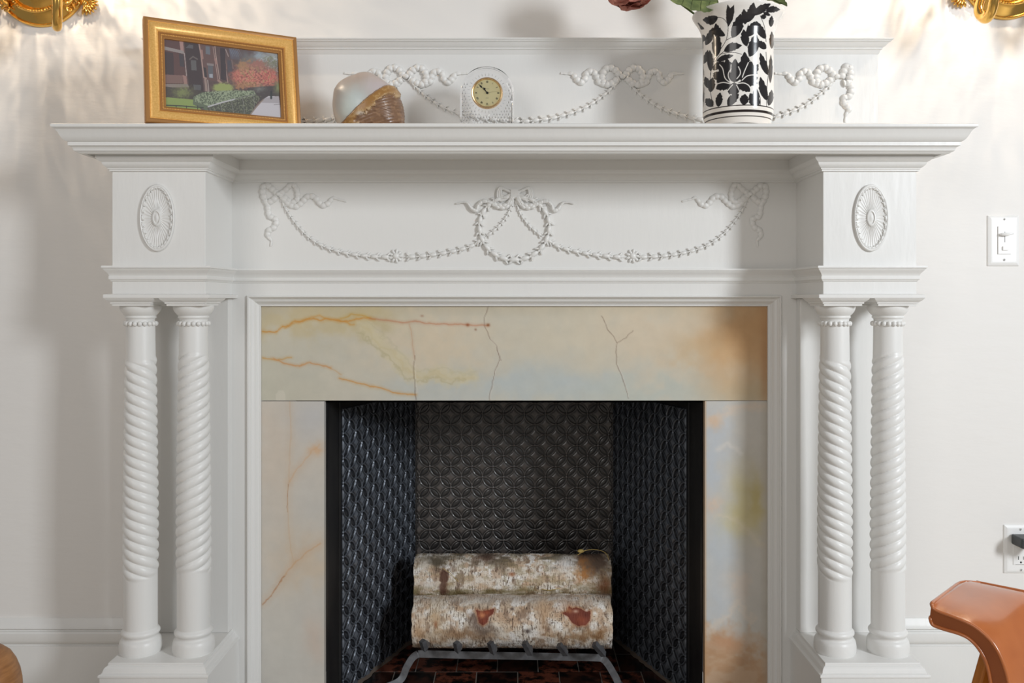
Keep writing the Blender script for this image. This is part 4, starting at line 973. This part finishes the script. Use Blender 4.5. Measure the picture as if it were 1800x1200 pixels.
b = MB(); u = np.array([200, 30.0]); u /= np.linalg.norm(u); stroke(b, -u[0]*.007, fz-u[1]*.007, u[0]*fr_*.78, fz+u[1]*fr_*.78, .0004, -th-.0057); b.build('second_hand', mat('brass_hand', (.4, .32, .14), .4, metal=.6), CK)
b = MB(); b.add(disc(fr_*.88, -th-.0062, 48), [tuple(range(48))])
GLT = mat('clock_glass', (1, 1, 1), 0.02, Transmission__Weight=1.0, IOR=1.01); b.build('clock_glass', GLT, CK)

# ------------------------------------------------------------------ vase
vd = 1.788; vx = PX(1297, vd)
VS = empty('ceramic_vase', (vx, vd-DW, SHZ)); tag(VS, 'white ceramic vase painted with black leaves and flowers, right on the mantel shelf', 'vase')
vp = [(.0, .3406), (.0560, .3406), (.0585, .3412), (.0600, .3430), (.0625, .3480), (.0655, .3560), (.0680, .3640), (.0694, .3720), (.0700, .3800), (.0700, .42), (.0698, .46), (.0697, .50), (.0702, .520), (.0715, .532), (.0742, .543), (.0785, .553), (.0835, .561), (.0880, .5675), (.0905, .5720), (.0912, .5745), (.0905, .5760), (.0885, .5762), (.0850, .5735), (.0790, .5660), (.0730, .5560), (.0690, .5450), (.0668, .53), (.0660, .50), (.0655, .36), (.0, .352)]
prr = []; 
for (r0, z0), (r1, z1) in zip(vp[:-1], vp[1:]):
    L_ = math.hypot(r1-r0, z1-z0); n_ = max(1, int(L_/.00062)) if z0 > .342 and r0 > .05 and len(prr) < 420 else 2
    for i in range(n_): prr.append((r0+(r1-r0)*i/n_, z0+(z1-z0)*i/n_))
prr.append(vp[-1]); prr = np.array(prr); nv = len(prr); nu = 640
A = np.linspace(0, 2*np.pi, nu, endpoint=False)[None, :]; Rr = prr[:, :1]; Zr = prr[:, 1:]
x = Rr*np.cos(A); y = Rr*np.sin(A); z = Zr+0*A
yf = -np.abs(y); xm = np.where(y > 0, -x, x)                     # rear half repeats the front
dd = vd+yf; cx_ = (CX+(vx+xm)*F/dd-1210)*5.456; cy_ = (HY-z*F/dd)*5.456
idx_out = np.zeros_like(z, bool); k_out = int(np.argmax(prr[:, 0])) ; idx_out[8:k_out+1] = True
p = Pt(cx_, cy_, (240, 236, 230)); BK = (38, 36, 38)
def leaf(x0, y0, x1, y1, wd_, bend=0.0, teeth=3, col=BK, notch=False):
    d_ = np.array([x1-x0, y1-y0], float); L_ = np.linalg.norm(d_); d_ /= L_; n2 = np.array([-d_[1], d_[0]]); P1 = []; P2 = []; wd_ = wd_*1.20
    N_ = 14
    for i in range(N_+1):
        t = i/N_; wv = wd_/2*(math.sin(math.pi*min(1, t**.9))**.75 if t < 1 else 0)
        if t > .45 and teeth: wv *= 1+.42*((i*teeth/9) % 1-.35)
        c = np.array([x0, y0])+d_*L_*t+n2*bend*math.sin(math.pi*t); P1.append(tuple(c+n2*wv)); P2.append(tuple(c-n2*wv))
    p.poly(P1+P2[::-1], col)
    if notch: p.poly([(x1-n2[0]*wd_*.16, y1-n2[1]*wd_*.16), tuple(np.array([x1, y1])-d_*L_*.22), (x1+n2[0]*wd_*.16, y1+n2[1]*wd_*.16), (x1+d_[0]*9, y1+d_[1]*9)], (240, 236, 230))
p.poly([(382, 258), (362, 190), (362, 110), (375, 40), (402, 78), (437, 45), (440, 120), (425, 190), (395, 240)], BK)
for a_ in ((285, 165, 135, 190, 72, -18), (262, 190, 190, 225, 40, 0), (350, 345, 262, 222, 70, -34), (420, 365, 505, 130, 86, 12), (268, 545, 275, 312, 76, 0), (340, 492, 515, 435, 66, -16), (165, 435, 238, 262, 58, 6), (142, 615, 188, 478, 44, 6), (215, 685, 205, 478, 52, 0),
           (268, 588, 435, 530, 44, -8), (232, 672, 345, 590, 52, -6), (545, 235, 532, 85, 56, 0), (566, 215, 628, 22, 70, 8), (622, 145, 790, 35, 62, -6), (740, 105, 880, 92, 52, -10), (560, 350, 642, 205, 74, 8), (557, 445, 528, 280, 66, 0), (590, 545, 650, 322, 84, 8),
           (742, 375, 648, 200, 62, -6), (745, 470, 668, 392, 56, 0), (762, 720, 688, 505, 54, -4), (752, 965, 690, 735, 62, -6), (785, 800, 792, 520, 34, 0), (770, 1015, 800, 860, 48, 4), (748, 160, 690, 160, 40, 0), (745, 150, 760, 115, 60, 0), (790, 260, 800, 150, 40, 0), (800, 470, 800, 300, 40, 0),
           (285, 1025, 305, 885, 56, 0), (375, 1012, 485, 900, 68, -8), (528, 1006, 545, 900, 72, 0), (682, 1006, 588, 895, 84, -12), (236, 1020, 165, 945, 66, 0), (200, 850, 160, 735, 52, 0), (210, 885, 235, 740, 58, 0), (146, 400, 140, 330, 44, 0), (152, 280, 90, 215, 36, -16), (142, 1040, 146, 790, 16, 0), (140, 780, 146, 660, 14, 0), (640, 840, 680, 1000, 50, 10)):
    leaf(*a_)
for a_ in ((440, 790, 450, 562, 88, 0), (405, 775, 372, 560, 96, -14), (390, 780, 310, 600, 70, -18), (500, 760, 540, 495, 92, 20), (440, 790, 450, 640, 118, 0), (500, 770, 610, 590, 110, 14), (560, 760, 672, 615, 76, 0), (500, 790, 668, 745, 90, -10), (520, 780, 665, 800, 60, 0), (470, 800, 594, 878, 84, -16),
           (440, 790, 436, 922, 92, 0), (420, 820, 395, 905, 60, 0), (460, 820, 475, 895, 50, 0), (405, 800, 264, 852, 86, 12), (395, 795, 248, 690, 96, -8), (300, 700, 248, 760, 70, 0)):
    leaf(*a_)
WT = (240, 236, 230)
for ln in ([(405, 778), (385, 740), (385, 700), (410, 660)], [(465, 755), (495, 715), (498, 680), (480, 640)], [(395, 790), (350, 745), (330, 660), (300, 620)], [(480, 600), (470, 560)], [(515, 770), (560, 730), (620, 718), (680, 722)], [(470, 803), (530, 795), (580, 820), (605, 870)], [(400, 803), (340, 790), (290, 800), (262, 815)],
           [(425, 812), (395, 845), (370, 880)], [(462, 815), (485, 860), (498, 885)], [(518, 740), (540, 680), (575, 600)], [(410, 620), (405, 690)]):
    p.line(smooth_path(ln, 12), 9, WT, 1, soft=1.5)
for ln in ([(285, 165), (330, 175), (368, 215), (382, 270), (365, 380), (310, 470), (255, 560), (225, 640), (213, 720)], [(365, 385), (430, 350)], [(575, 235), (558, 300), (562, 400), (575, 480), (582, 545)], [(300, 520), (380, 505), (450, 505), (510, 520)], [(255, 590), (300, 530), (345, 490)], [(212, 700), (208, 800), (215, 900), (238, 1020)],
           [(745, 500), (752, 600), (765, 720), (755, 830), (750, 960), (752, 1015)], [(690, 150), (730, 260), (745, 400)], [(640, 830), (670, 880), (690, 950), (690, 1008)], [(560, 560), (590, 580), (600, 600)]):
    p.line(smooth_path(ln, 20), 5, BK, 1, soft=1.0)
p.mix((cy_.ravel() < 14)*1.0, WT)
Cc = p.out(); Cc[~idx_out] = (238, 234, 228)
zz = Zr[:, 0]
for (zc_, hh_) in ((.3773, .0006), (.3667, .0021), (.3572, .0008), (.3437, .0009)):
    mk_ = (np.abs(zz-zc_) < hh_+.0003) & (np.arange(nv) < k_out); Cc[mk_] = (44, 36, 34)
below = (zz < .3765) & (np.arange(nv) < k_out) & (np.abs(zz-.3773) > .001)
for (zc_, hh_) in ((.3667, .0021), (.3572, .0008), (.3437, .0009)): below &= ~(np.abs(zz-zc_) < hh_+.0003)
Cc[below] = (242, 236, 228)
VM = mat('glazed_vase', rough=0.16, attr='Col', spec=0.4, coat=0.1)
V = np.stack([x, y, z+ZC-SHZ], -1); ov = gridmesh('vase_body', V, nu, nv, VM, VS, True, Cc, wrap=True)

# flowers --------------------------------------------------------------------
LEAFM = mat('green_leaf', rough=0.45, noise=((60, 60, 60), 4, rgb(72, 88, 50), rgb(116, 128, 76)))
VEIN = mat('leaf_vein', rgb(66, 78, 34), 0.5)
PETM = mat('dusty_red_petal', rough=0.6, noise=((70, 70, 70), 4, rgb(160, 92, 82), rgb(198, 136, 118)))
STEM = mat('green_stem', rgb(86, 104, 50), 0.5)
def leaf_obj(base, tip, nrm_, wd_, parent, sag=.01):
    base = np.array(base); tip = np.array(tip); ax = tip-base; L_ = np.linalg.norm(ax); ax /= L_; nrm_ = np.array(nrm_, float); nrm_ -= ax*np.dot(nrm_, ax); nrm_ /= np.linalg.norm(nrm_); sd_ = np.cross(ax, nrm_)
    N_ = 40; K_ = 13; V = np.zeros((N_, K_, 3))
    for i in range(N_):
        t = i/(N_-1); wv = wd_/2*(math.sin(math.pi*t**.75)**.8)*(1+.06*((i % 4)/3.0-.5)) if 0 < t < 1 else 0.0004
        for j in range(K_):
            u = j/(K_-1)*2-1
            rip = .0016*math.sin(t*26-abs(u)*4)*abs(u)
            V[i, j] = base+ax*L_*t+sd_*wv*u+nrm_*(-sag*math.sin(math.pi*t)*.6+.010*abs(u)**1.5*wv/.03+rip-sag*t*t)
    gridmesh('leaf', V, K_, N_, LEAFM, parent, True)
    b = MB(); b.tube([V[i, K_//2]+nrm_*(.0006 if nrm_[1] < 0 else -.0006) for i in range(0, N_, 3)], .0009, 5)
    for i in range(5, N_-6, 6):
        for q in (0, K_-1):
            e2 = V[min(N_-1, i+6), q]; m2 = V[i, K_//2]; mid = V[min(N_-1, i+3), (K_//2+q)//2]
            b.tube([m2, mid, m2+(e2-m2)*.9+(mid-(m2+e2)/2)*.2], .0004, 4)
    b.build('leaf_vein', VEIN, parent, True)
def flower(name, base_in_vase, head, r, label, grp=None, leaves=()):
    o = empty(name, (vx, vd-DW, SHZ+.02)); L0 = np.array(o.location); tag(o, label, 'flower', grp)
    hd = np.array(head)-L0; bs = np.array(base_in_vase)-L0
    rim = np.array([hd[0]*.25, hd[1]*.25, .21])
    b = MB(); b.tube([bs, rim*[.9, .9, .9], rim+(hd-rim)*[.45, .45, .55], hd], .0022, 7); b.build('stem', STEM, o, True)
    rr = random.Random(int(abs(head[0])*1000)); k_ = 0
    for lat, cnt in ((-75, 4), (-40, 7), (-5, 9), (30, 8), (60, 5), (85, 2)):
        for i in range(cnt):
            a = 2*math.pi*(i+.5*(k_ % 2))/cnt+rr.uniform(-.15, .15); la = math.radians(lat+rr.uniform(-6, 6))
            n3 = np.array([math.cos(a)*math.cos(la), math.sin(a)*math.cos(la), math.sin(la)])
            c = hd+n3*r*.80; t3 = np.cross(n3, [0, 0, 1.0]); t3 /= np.linalg.norm(t3)+1e-9; u3 = np.cross(n3, t3)
            n_, m_ = 12, 5; V = np.zeros((m_, n_, 3)); sz = r*.42
            for j in range(m_):
                for q in range(n_):
                    an = 2*math.pi*q/n_; rad = sz*j/(m_-1)*(1+.10*math.sin(3*an+i))
                    V[j, q] = c+t3*rad*math.cos(an)+u3*rad*math.sin(an)*.9+n3*(.25*sz*(j/(m_-1))**2*(1+.5*math.sin(2*an+k_)))
            gridmesh('petal', V, n_, m_, PETM, o, True, wrap=True)
        k_ += 1
    for lf in leaves: leaf_obj(*[np.array(q)-L0 if i < 2 else q for i, q in enumerate(lf)], parent=o)
    return o
vb = (vx, vd-DW, SHZ+.03)
flower('flower_stem', vb, PT(1107, -28, 1.80), .052, 'dusty red bloom drooping left of the patterned vase', None,
       leaves=[(PT(1262, 2, 1.755), PT(1168, -14, 1.70), (0.15, -1, .35), .075)])
flower('flower_stem', vb, PT(1330, -130, 1.86), .055, 'red bloom standing up over the right side of the patterned vase', None,
       leaves=[(PT(1330, -20, 1.80), PT(1385, 2, 1.75), (-.1, -.6, .8), .045), (PT(1290, -20, 1.84), PT(1232, -95, 1.86), (0, -.9, .4), .06)])

# ------------------------------------------------------------------ wall plates
def plate(name, cxp, cyp, wm, hm):
    x, z = PX(cxp, 2.0), PZ(cyp, 2.0); o = empty(name, (x, 0, z)); b = MB(); hx, hz = wm/2, hm/2
    rings = [(0, 0), (0.0, .0015), (.0012, .0032), (.006, .0058), (.009, .0062)]
    vs_ = []
    for (i, h) in rings: vs_ += [(-hx+i, -h, -hz+i), (hx-i, -h, -hz+i), (hx-i, -h, hz-i), (-hx+i, -h, hz-i)]
    b.add(vs_, [(r_*4+k_, r_*4+(k_+1) % 4, (r_+1)*4+(k_+1) % 4, (r_+1)*4+k_) for r_ in range(4) for k_ in range(4)]+[(16, 17, 18, 19)])
    bevel(b.build('cover_plate', PLAST, o), .0008, 2); return o
SCR = mat('white_screw', rgb(206, 204, 200), 0.4); DARK = mat('dark_slot', (0.02, 0.02, 0.02), 0.6)
def screw(o, x, z):
    b = MB(); b.ell((x, -.0064, z), ((1, 0, 0), (0, 0, 1), (0, 1, 0)), .0029, .0029, .0010, 12, 6); b.build('screw', SCR, o, True)
    b = MB(); b.obox((x, -.0074, z), ((.5, 0, .86), (0, 1, 0), (-.86, 0, .5)), .0022, .0003, .0004); b.build('screw_slot', DARK, o)
SW = plate('dimmer_switch', 1762.5, 423, .0715, .1145); tag(SW, 'white dimmer light switch plate on the wall right of the mantelpiece', 'light switch')
screw(SW, .0005, .0480); screw(SW, .0000, -.0435)
bevel(boxo('switch_insert', -.0150, .0150, -.0088, -.004, -.0310, .0320, PLAST, SW, 0), .0012, 2)
bevel(boxo('insert_gap', -.0162, .0162, -.00635, -.004, -.0322, .0332, mat('shadow_gap', (.25, .24, .23), .8), SW, 0), .0012, 1)
b = MB(); b.box(-.0006, .0006, -.0090, -.0085, -.004, .020); b.build('slider_slot', DARK, SW)
b = MB(); b.tube([(-.0115, -.011, .0135), (-.009, -.014, .0135), (0, -.0155, .0135), (.009, -.018, .0145), (.0145, -.0185, .0150)], [.0022, .0036, .0042, .0026, .0016], 10); b.build('slide_lever', PLAST, SW, True)
b = MB(); b.box(-.0012, .0012, -.015, -.0086, .011, .0165); b.build('lever_stalk', PLAST, SW)
bevel(boxo('push_button', -.0060, .0070, -.0120, -.0080, -.0225, -.0130, PLAST, SW, 0), .0012, 2)
OU = plate('wall_outlet', 1791, 964, .0715, .1100); tag(OU, 'white wall socket plate with a dark plug, low at the right edge', 'power outlet')
screw(OU, .0, .0455)
bevel(boxo('socket_face', -.0170, .0170, -.0078, -.004, -.0345, .0345, PLAST, OU, 0), .001, 2)
b = MB(); b.box(-.0060, -.0046, -.0081, -.0076, -.0230, -.0150); b.box(.0052, .0064, -.0081, -.0076, -.0225, -.0155); b.build('slot', DARK, OU)
b = MB(); b.ell((.0002, -.0079, -.0288), ((1, 0, 0), (0, 0, 1), (0, 1, 0)), .0023, .0023, .0006, 10, 5); b.build('ground_hole', DARK, OU)
b = MB(); b.box(-.0120, .0357, -.0082, -.0076, -.0338, -.0334); b.build('seam_line', DARK, OU)
screw(OU, .0015, -.0465)
# plug
PL = empty('plug_adapter', (PX(1795, 1.98), 0, PZ(950, 1.98))); tag(PL, 'dark grey plug adapter pushed into the wall socket', 'plug')
b = MB()
fr0 = [(-.0160, -.008, -.0100), (.022, -.008, -.0130), (.022, -.008, .0125), (-.0160, -.008, .0125)]; fr1_ = [(-.0185, -.052, -.0085), (.024, -.056, -.0195), (.024, -.056, .0125), (-.0165, -.052, .0125)]
b.add(fr0+fr1_, [(0, 1, 2, 3), (4, 7, 6, 5), (0, 4, 5, 1), (1, 5, 6, 2), (2, 6, 7, 3), (3, 7, 4, 0)])
bevel(b.build('plug_body', mat('charcoal_plastic', (0.035, 0.038, 0.04), 0.45), PL), .003, 3)

# ------------------------------------------------------------------ sconces
def sconce(name, ox, oy, label):
    # all pixel references are those of the left sconce; ox, oy shift them; mirror for the right
    mir = ox is not None
    d0 = 1.99
    if not mir: cx, cy, sg = 70.0, -34.0, 1
    else: cx, cy, sg = ox, oy, -1
    o = empty(name, (PX(cx, d0), -0.0005, PZ(cy, d0))); tag(o, label, 'wall light', 'brass wall sconces either side of the mantel')
    b = MB(); R = 80*d0/F; n = 96
    prof = [(R, 0), (R, -.006), (R*.975, -.009), (R*.95, -.0085), (R*.94, -.0065), (R*.90, -.0085), (R*.80, -.017), (R*.745, -.020), (R*.73, -.0235), (R*.70, -.0245), (R*.68, -.0225), (R*.66, -.0205), (R*.60, -.026), (R*.55, -.0285), (R*.52, -.034), (R*.40, -.043), (R*.24, -.049), (R*.10, -.051), (.0005, -.0515)]
    vs_ = [(r*math.cos(2*math.pi*i/n), y, r*math.sin(2*math.pi*i/n)) for r, y in prof for i in range(n)]
    b.add(vs_, [(j*n+i, j*n+(i+1) % n, (j+1)*n+(i+1) % n, (j+1)*n+i) for j in range(len(prof)-1) for i in range(n)])
    b.build('backplate', BRASS, o, True, 45)
    b = MB()
    for i in range(72):
        a = 2*math.pi*i/72; b.ell((R*.715*math.cos(a), -.0245, R*.715*math.sin(a)), ((math.cos(a), 0, math.sin(a)), (-math.sin(a), 0, math.cos(a)), (0, 1, 0)), .0026, .0034, .0028, 6, 4)
    b.build('bead_ring', BRASS, o, True)
    for s in (1, -1):      # shell and scroll ornaments at both sides
        b = MB(); k = d0/F
        c = np.array([s*82*k, -.010, -40*k])
        for i in range(11):
            a = math.radians(-110+i*20); t = np.array([s*math.cos(a), 0, math.sin(a)])
            b.ell(c+t*11*k, (t, np.cross(t, NV), NV), 10.5*k, 2.9*k, .0055, 8, 5)
        b.ell(c-np.array([s*3*k, 0, 0]), ((1, 0, 0), (0, 0, 1), (0, 1, 0)), 6*k, 6*k, .007, 10, 6)
        for (x0, z0, r0, tw) in ((61, 26, 7, 1), (52, 38, 9, -1), (64, 46, 8, 1), (46, 14, 6, -1), (72, 31, 4, 1), (56, 58, 8, -1)):
            sp2 = [np.array([s*(x0+r0*math.exp(-.16*t)*math.cos(tw*t))*k, -.016+.002*math.sin(t), -(z0-6+r0*math.exp(-.16*t)*math.sin(tw*t))*k]) for t in np.linspace(0, 9, 30)]
            b.tube(sp2, [2.0*k*(1-.5*i/29) for i in range(30)], 7)
        for i in range(7): b.ell(np.array([s*(44+i*5.2)*k, -.014, -(8+i*3.4)*k]), ((1, 0, 0), (0, 0, 1), (0, 1, 0)), 3.2*k, 2.8*k, .005, 8, 5)
        for i in range(9):
            a = math.radians(10+i*9); b.ell(np.array([s*(50+14*math.cos(a))*k, -.020, -(24+20*math.sin(a))*k]), ((0, 0, 1), (1, 0, 0), (0, 1, 0)), 4.5*k, 2.4*k, .006, 7, 5)
        b.build('shell_ornament', BRASS, o, True)
    dA = 1.865
    for s in (1, -1):
        ax = sg*(.1127*s)
        tw = .012*sg if sg == -1 else .0
        pts = [(ax*.25, -.045, .01), (ax*.55, -.070, -.01), (ax*.90, -.100, -.070), (ax, -.120, -.118), (ax*1.0, -.138, -.142), (ax*1.0, -.158, -.147), (ax*1.0, -.176, -.130), (ax*1.0, -.186, -.085), (ax*1.0, -.186, -.02), (ax*1.0, -.186, .055)]
        if sg == 1: pts = [((PX(95+2*i/9, d0+q[1])-PX(cx, d0))*s, q[1], q[2]) for i, q in enumerate(pts)]
        sp3 = smooth_path([np.array(q)+np.array([tw*(1 if q[1] < -.1 else 0), 0, 0]) for q in pts], 60)
        b = MB(); b.tube(sp3, .0098, 16, flat=None)
        b.build('arm', BRASS, o, True, 60)
        tx, ty, tz = sp3[-1]
        b = MB(); b.lathe([(.0, tz-.002), (.012, tz), (.028, tz+.012), (.036, tz+.020), (.037, tz+.022), (.018, tz+.024), (.013, tz+.030), (.013, tz+.07), (.0, tz+.07)], 32, (tx, ty)); b.build('candle_cup', BRASS, o, True, 40)
        b = MB(); b.lathe([(.006, tz+.07), (.012, tz+.085), (.014, tz+.10), (.010, tz+.118), (.003, tz+.132), (.0, tz+.135)], 20, (tx, ty))
        bm_ = bpy.data.materials.new('lit_bulb'); bm_.use_nodes = True; e_ = bm_.node_tree.nodes['Principled BSDF']; e_.inputs['Emission Color'].default_value = (1, .72, .42, 1); e_.inputs['Emission Strength'].default_value = 18
        b.build('light_bulb', bm_, o, True)
        l = bpy.data.lights.new('sconce_bulb_light', 'POINT'); l.energy = 3.4; l.color = (1.0, .82, .62); l.shadow_soft_size = .006
        l.use_nodes = True; ln = l.node_tree; em = ln.nodes['Emission']
        tc = ln.nodes.new('ShaderNodeTexCoord'); mp = ln.nodes.new('ShaderNodeMapping'); mp.inputs['Scale'].default_value = (3.2, 3.2, 1.1); mp.inputs['Rotation'].default_value = (.3, .4*sg, .2+s)
        ns = ln.nodes.new('ShaderNodeTexNoise'); ns.inputs['Scale'].default_value = 3.6; ns.inputs['Detail'].default_value = 2; ns.inputs['Distortion'].default_value = 2.0
        rp_ = ln.nodes.new('ShaderNodeValToRGB'); rp_.color_ramp.elements[0].position = .36; rp_.color_ramp.elements[1].position = .68
        rp_.color_ramp.elements[0].color = (.30, .30, .30, 1); rp_.color_ramp.elements[1].color = (2.3, 2.3, 2.3, 1)
        ln.links.new(tc.outputs['Normal'], mp.inputs[0]); ln.links.new(mp.outputs[0], ns.inputs['Vector']); ln.links.new(ns.outputs[0], rp_.inputs[0]); ln.links.new(rp_.outputs[0], em.inputs['Strength'])
        lo_ = bpy.data.objects.new('sconce_bulb_light', l); scene.collection.objects.link(lo_); lo_.parent = o; lo_.location = (tx, ty, tz+.145)
    return o
sconce('wall_sconce', None, None, 'polished brass sconce with shell ornament, upper left corner')
sconce('wall_sconce', 1772, -47, 'polished brass sconce with shell ornament, upper right corner')

# ------------------------------------------------------------------ leather chair
LEA = mat('tan_leather', rough=0.30, noise=((12, 12, 12), 3, rgb(172, 92, 38), rgb(190, 108, 50)), bump=((400, 400, 400), .05, .0005), coat=1.0)
LEA.node_tree.nodes['Principled BSDF'].inputs['Coat Roughness'].default_value = 0.16
LEAD = mat('dark_tan_leather', rough=0.34, noise=((12, 12, 12), 3, rgb(138, 70, 26), rgb(154, 82, 34)))
WOOD = mat('honey_wood', rough=0.3, noise=((60, 60, 6), 3, rgb(164, 94, 30), rgb(196, 124, 48)))
CH = empty('leather_chair', (.70, -.70, 0)); tag(CH, 'tan leather chair with piped curved pad on a wooden leg, lower right corner', 'chair')
CL = np.array(CH.location)
D0 = 1.35; X0_ = (1637-CX)*D0/F
def s_of(px): return (F*X0_-(px-CX)*D0)/(-.675*(px-CX)-.737*F)
def rail(px, py, ins=0.0):
    s = s_of(px); X = X0_+.737*s; d = D0-.675*s; return np.array([X+.675*ins, d-DW+.737*ins, PZ(py, d)])
nearU = smooth_path([rail(*q) for q in ((1637, 1060), (1641, 1069), (1655, 1076), (1672, 1082), (1692, 1090), (1712, 1100), (1730, 1114), (1745, 1130), (1756, 1148), (1765, 1170), (1772, 1195), (1777, 1225), (1781, 1265))], 72)
nearL = smooth_path([rail(*q) for q in ((1634.5, 1085), (1639, 1097), (1652, 1103), (1668, 1108), (1685, 1113), (1702, 1121), (1716, 1134), (1727, 1150), (1735, 1168), (1740, 1190), (1743, 1212), (1745, 1240), (1747, 1275))], 72)
wdir = np.array([.675, .737, 0])
n_ = len(nearU); wid = .164
def farpt(i):
    # rear edge stays level longer, then turns down
    s = i/(n_-1); base = nearU[0]+wdir*wid+np.array([.737, -.675, 0])*(.16*s); base[2] = nearU[0][2]-.0-.10*max(0, (s-.55)/.45)**2+(-.002)
    return base
K_ = 15; V = np.zeros((n_, K_, 3)); Vb = np.zeros((n_, K_, 3))
for i in range(n_):
    a_ = nearU[i]; f_ = farpt(i); tl = nearL[min(i, len(nearL)-1)]
    for j in range(K_):
        u = j/(K_-1); q = a_*(1-u)+f_*u; up3 = np.array([.15, -.15, 1.0]); up3 /= np.linalg.norm(up3)
        if i < 9 and u > .80:
            qq = (u-.80)/.20; q = q+np.array([.737, -.675, 0])*.026*(1-math.sqrt(max(0, 1-qq*qq)))*(1-i/9)
        crown = .006*min(1, math.sin(math.pi*u)**.5*1.2)*min(1, i/5)
        V[i, j] = q+up3*crown; Vb[i, j] = q+(tl-a_)
V -= CL; Vb -= CL
gridmesh('seat_pad', V, K_, n_, LEA, CH, True).data.flip_normals()
gridmesh('underside', Vb, K_, n_, LEAD, CH, True)
b = MB(); vs_ = []
loop = [i for i in range(n_)]
for i in range(n_): vs_ += [V[i, 0], Vb[i, 0]]
b.add(vs_, [(2*i, 2*i+1, 2*i+3, 2*i+2) for i in range(n_-1)])
vs_ = []
for j in range(K_): vs_ += [V[0, j], Vb[0, j]]
b.add(vs_, [(2*i, 2*i+1, 2*i+3, 2*i+2) for i in range(K_-1)])
vs_ = []
for i in range(n_): vs_ += [V[i, -1], Vb[i, -1]]
b.add(vs_, [(2*i, 2*i+1, 2*i+3, 2*i+2) for i in range(n_-1)])
b.build('edge_band', LEAD, CH, True, 50)
def piping(A_):
    pts = [A_[0, j] for j in range(K_-1, -1, -1)]; pts[-1] = pts[-1]*.6+A_[1, 0]*.2+A_[0, 1]*.2
    pts += [A_[i, 0] for i in range(1, n_)]
    pts = [A_[i, -1] for i in range(n_-1, 0, -1)]+pts
    b = MB(); b.tube(pts, .0027, 10); return b.build('piping', LEA, CH, True)
piping(V); piping(Vb)
b = MB(); lt = np.array(PT(1742, 1128, 1.335))-CL; lb = np.array(PT(1600, 1628, 1.335))-CL; lb[2] = 0.0
dl_ = lb-lt; b.add([lt+[-.006, -.012, 0], lt+[.012, -.012, 0], lt+[.012, .012, 0], lt+[-.006, .012, 0], lb+[-.007, -.009, 0], lb+[.007, -.009, 0], lb+[.007, .009, 0], lb+[-.007, .009, 0]], [(0, 1, 2, 3), (4, 7, 6, 5), (0, 4, 5, 1), (1, 5, 6, 2), (2, 6, 7, 3), (3, 7, 4, 0)])
bevel(b.build('leg', WOOD, CH), .003, 2)
b = MB(); b.tube([V[-1, 0]+np.array([.004, 0, 0]), V[-1, 0]+np.array([.02, -.02, -.18]), np.array([V[-1, 0][0]+.03, V[-1, 0][1]-.03, 0.0])], .010, 8); b.build('leg', WOOD, CH, True)
# wooden object lower left
ST = empty('wooden_stool', (PX(-46, 1.5), -.5, 0)); tag(ST, 'rounded brown wooden stool just inside the lower left corner', 'stool')
TW = mat('turned_wood', rough=0.42, noise=((14, 14, 90), 4, rgb(128, 84, 48), rgb(182, 128, 78)), bump=((10, 10, 160), .2, .001))
zt_ = PZ(1146, 1.5)
b = MB(); b.lathe([(.0, zt_+.012), (.028, zt_+.008), (.045, zt_), (.0560, zt_-.010), (.0640, zt_-.024), (.0695, zt_-.040), (.0725, zt_-.056), (.0735, zt_-.075), (.0745, zt_-.10), (.0760, zt_-.14), (.0775, zt_-.19), (.0775, zt_-.25), (.0760, .05), (.0735, .03)], 64); b.build('stool_top', TW, ST, True)
b = MB(); b.lathe([(.0730, .031), (.0740, .026), (.0790, .022), (.0800, .012), (.0790, .0), (0, 0)], 48); b.build('stool_base', TW, ST, True)
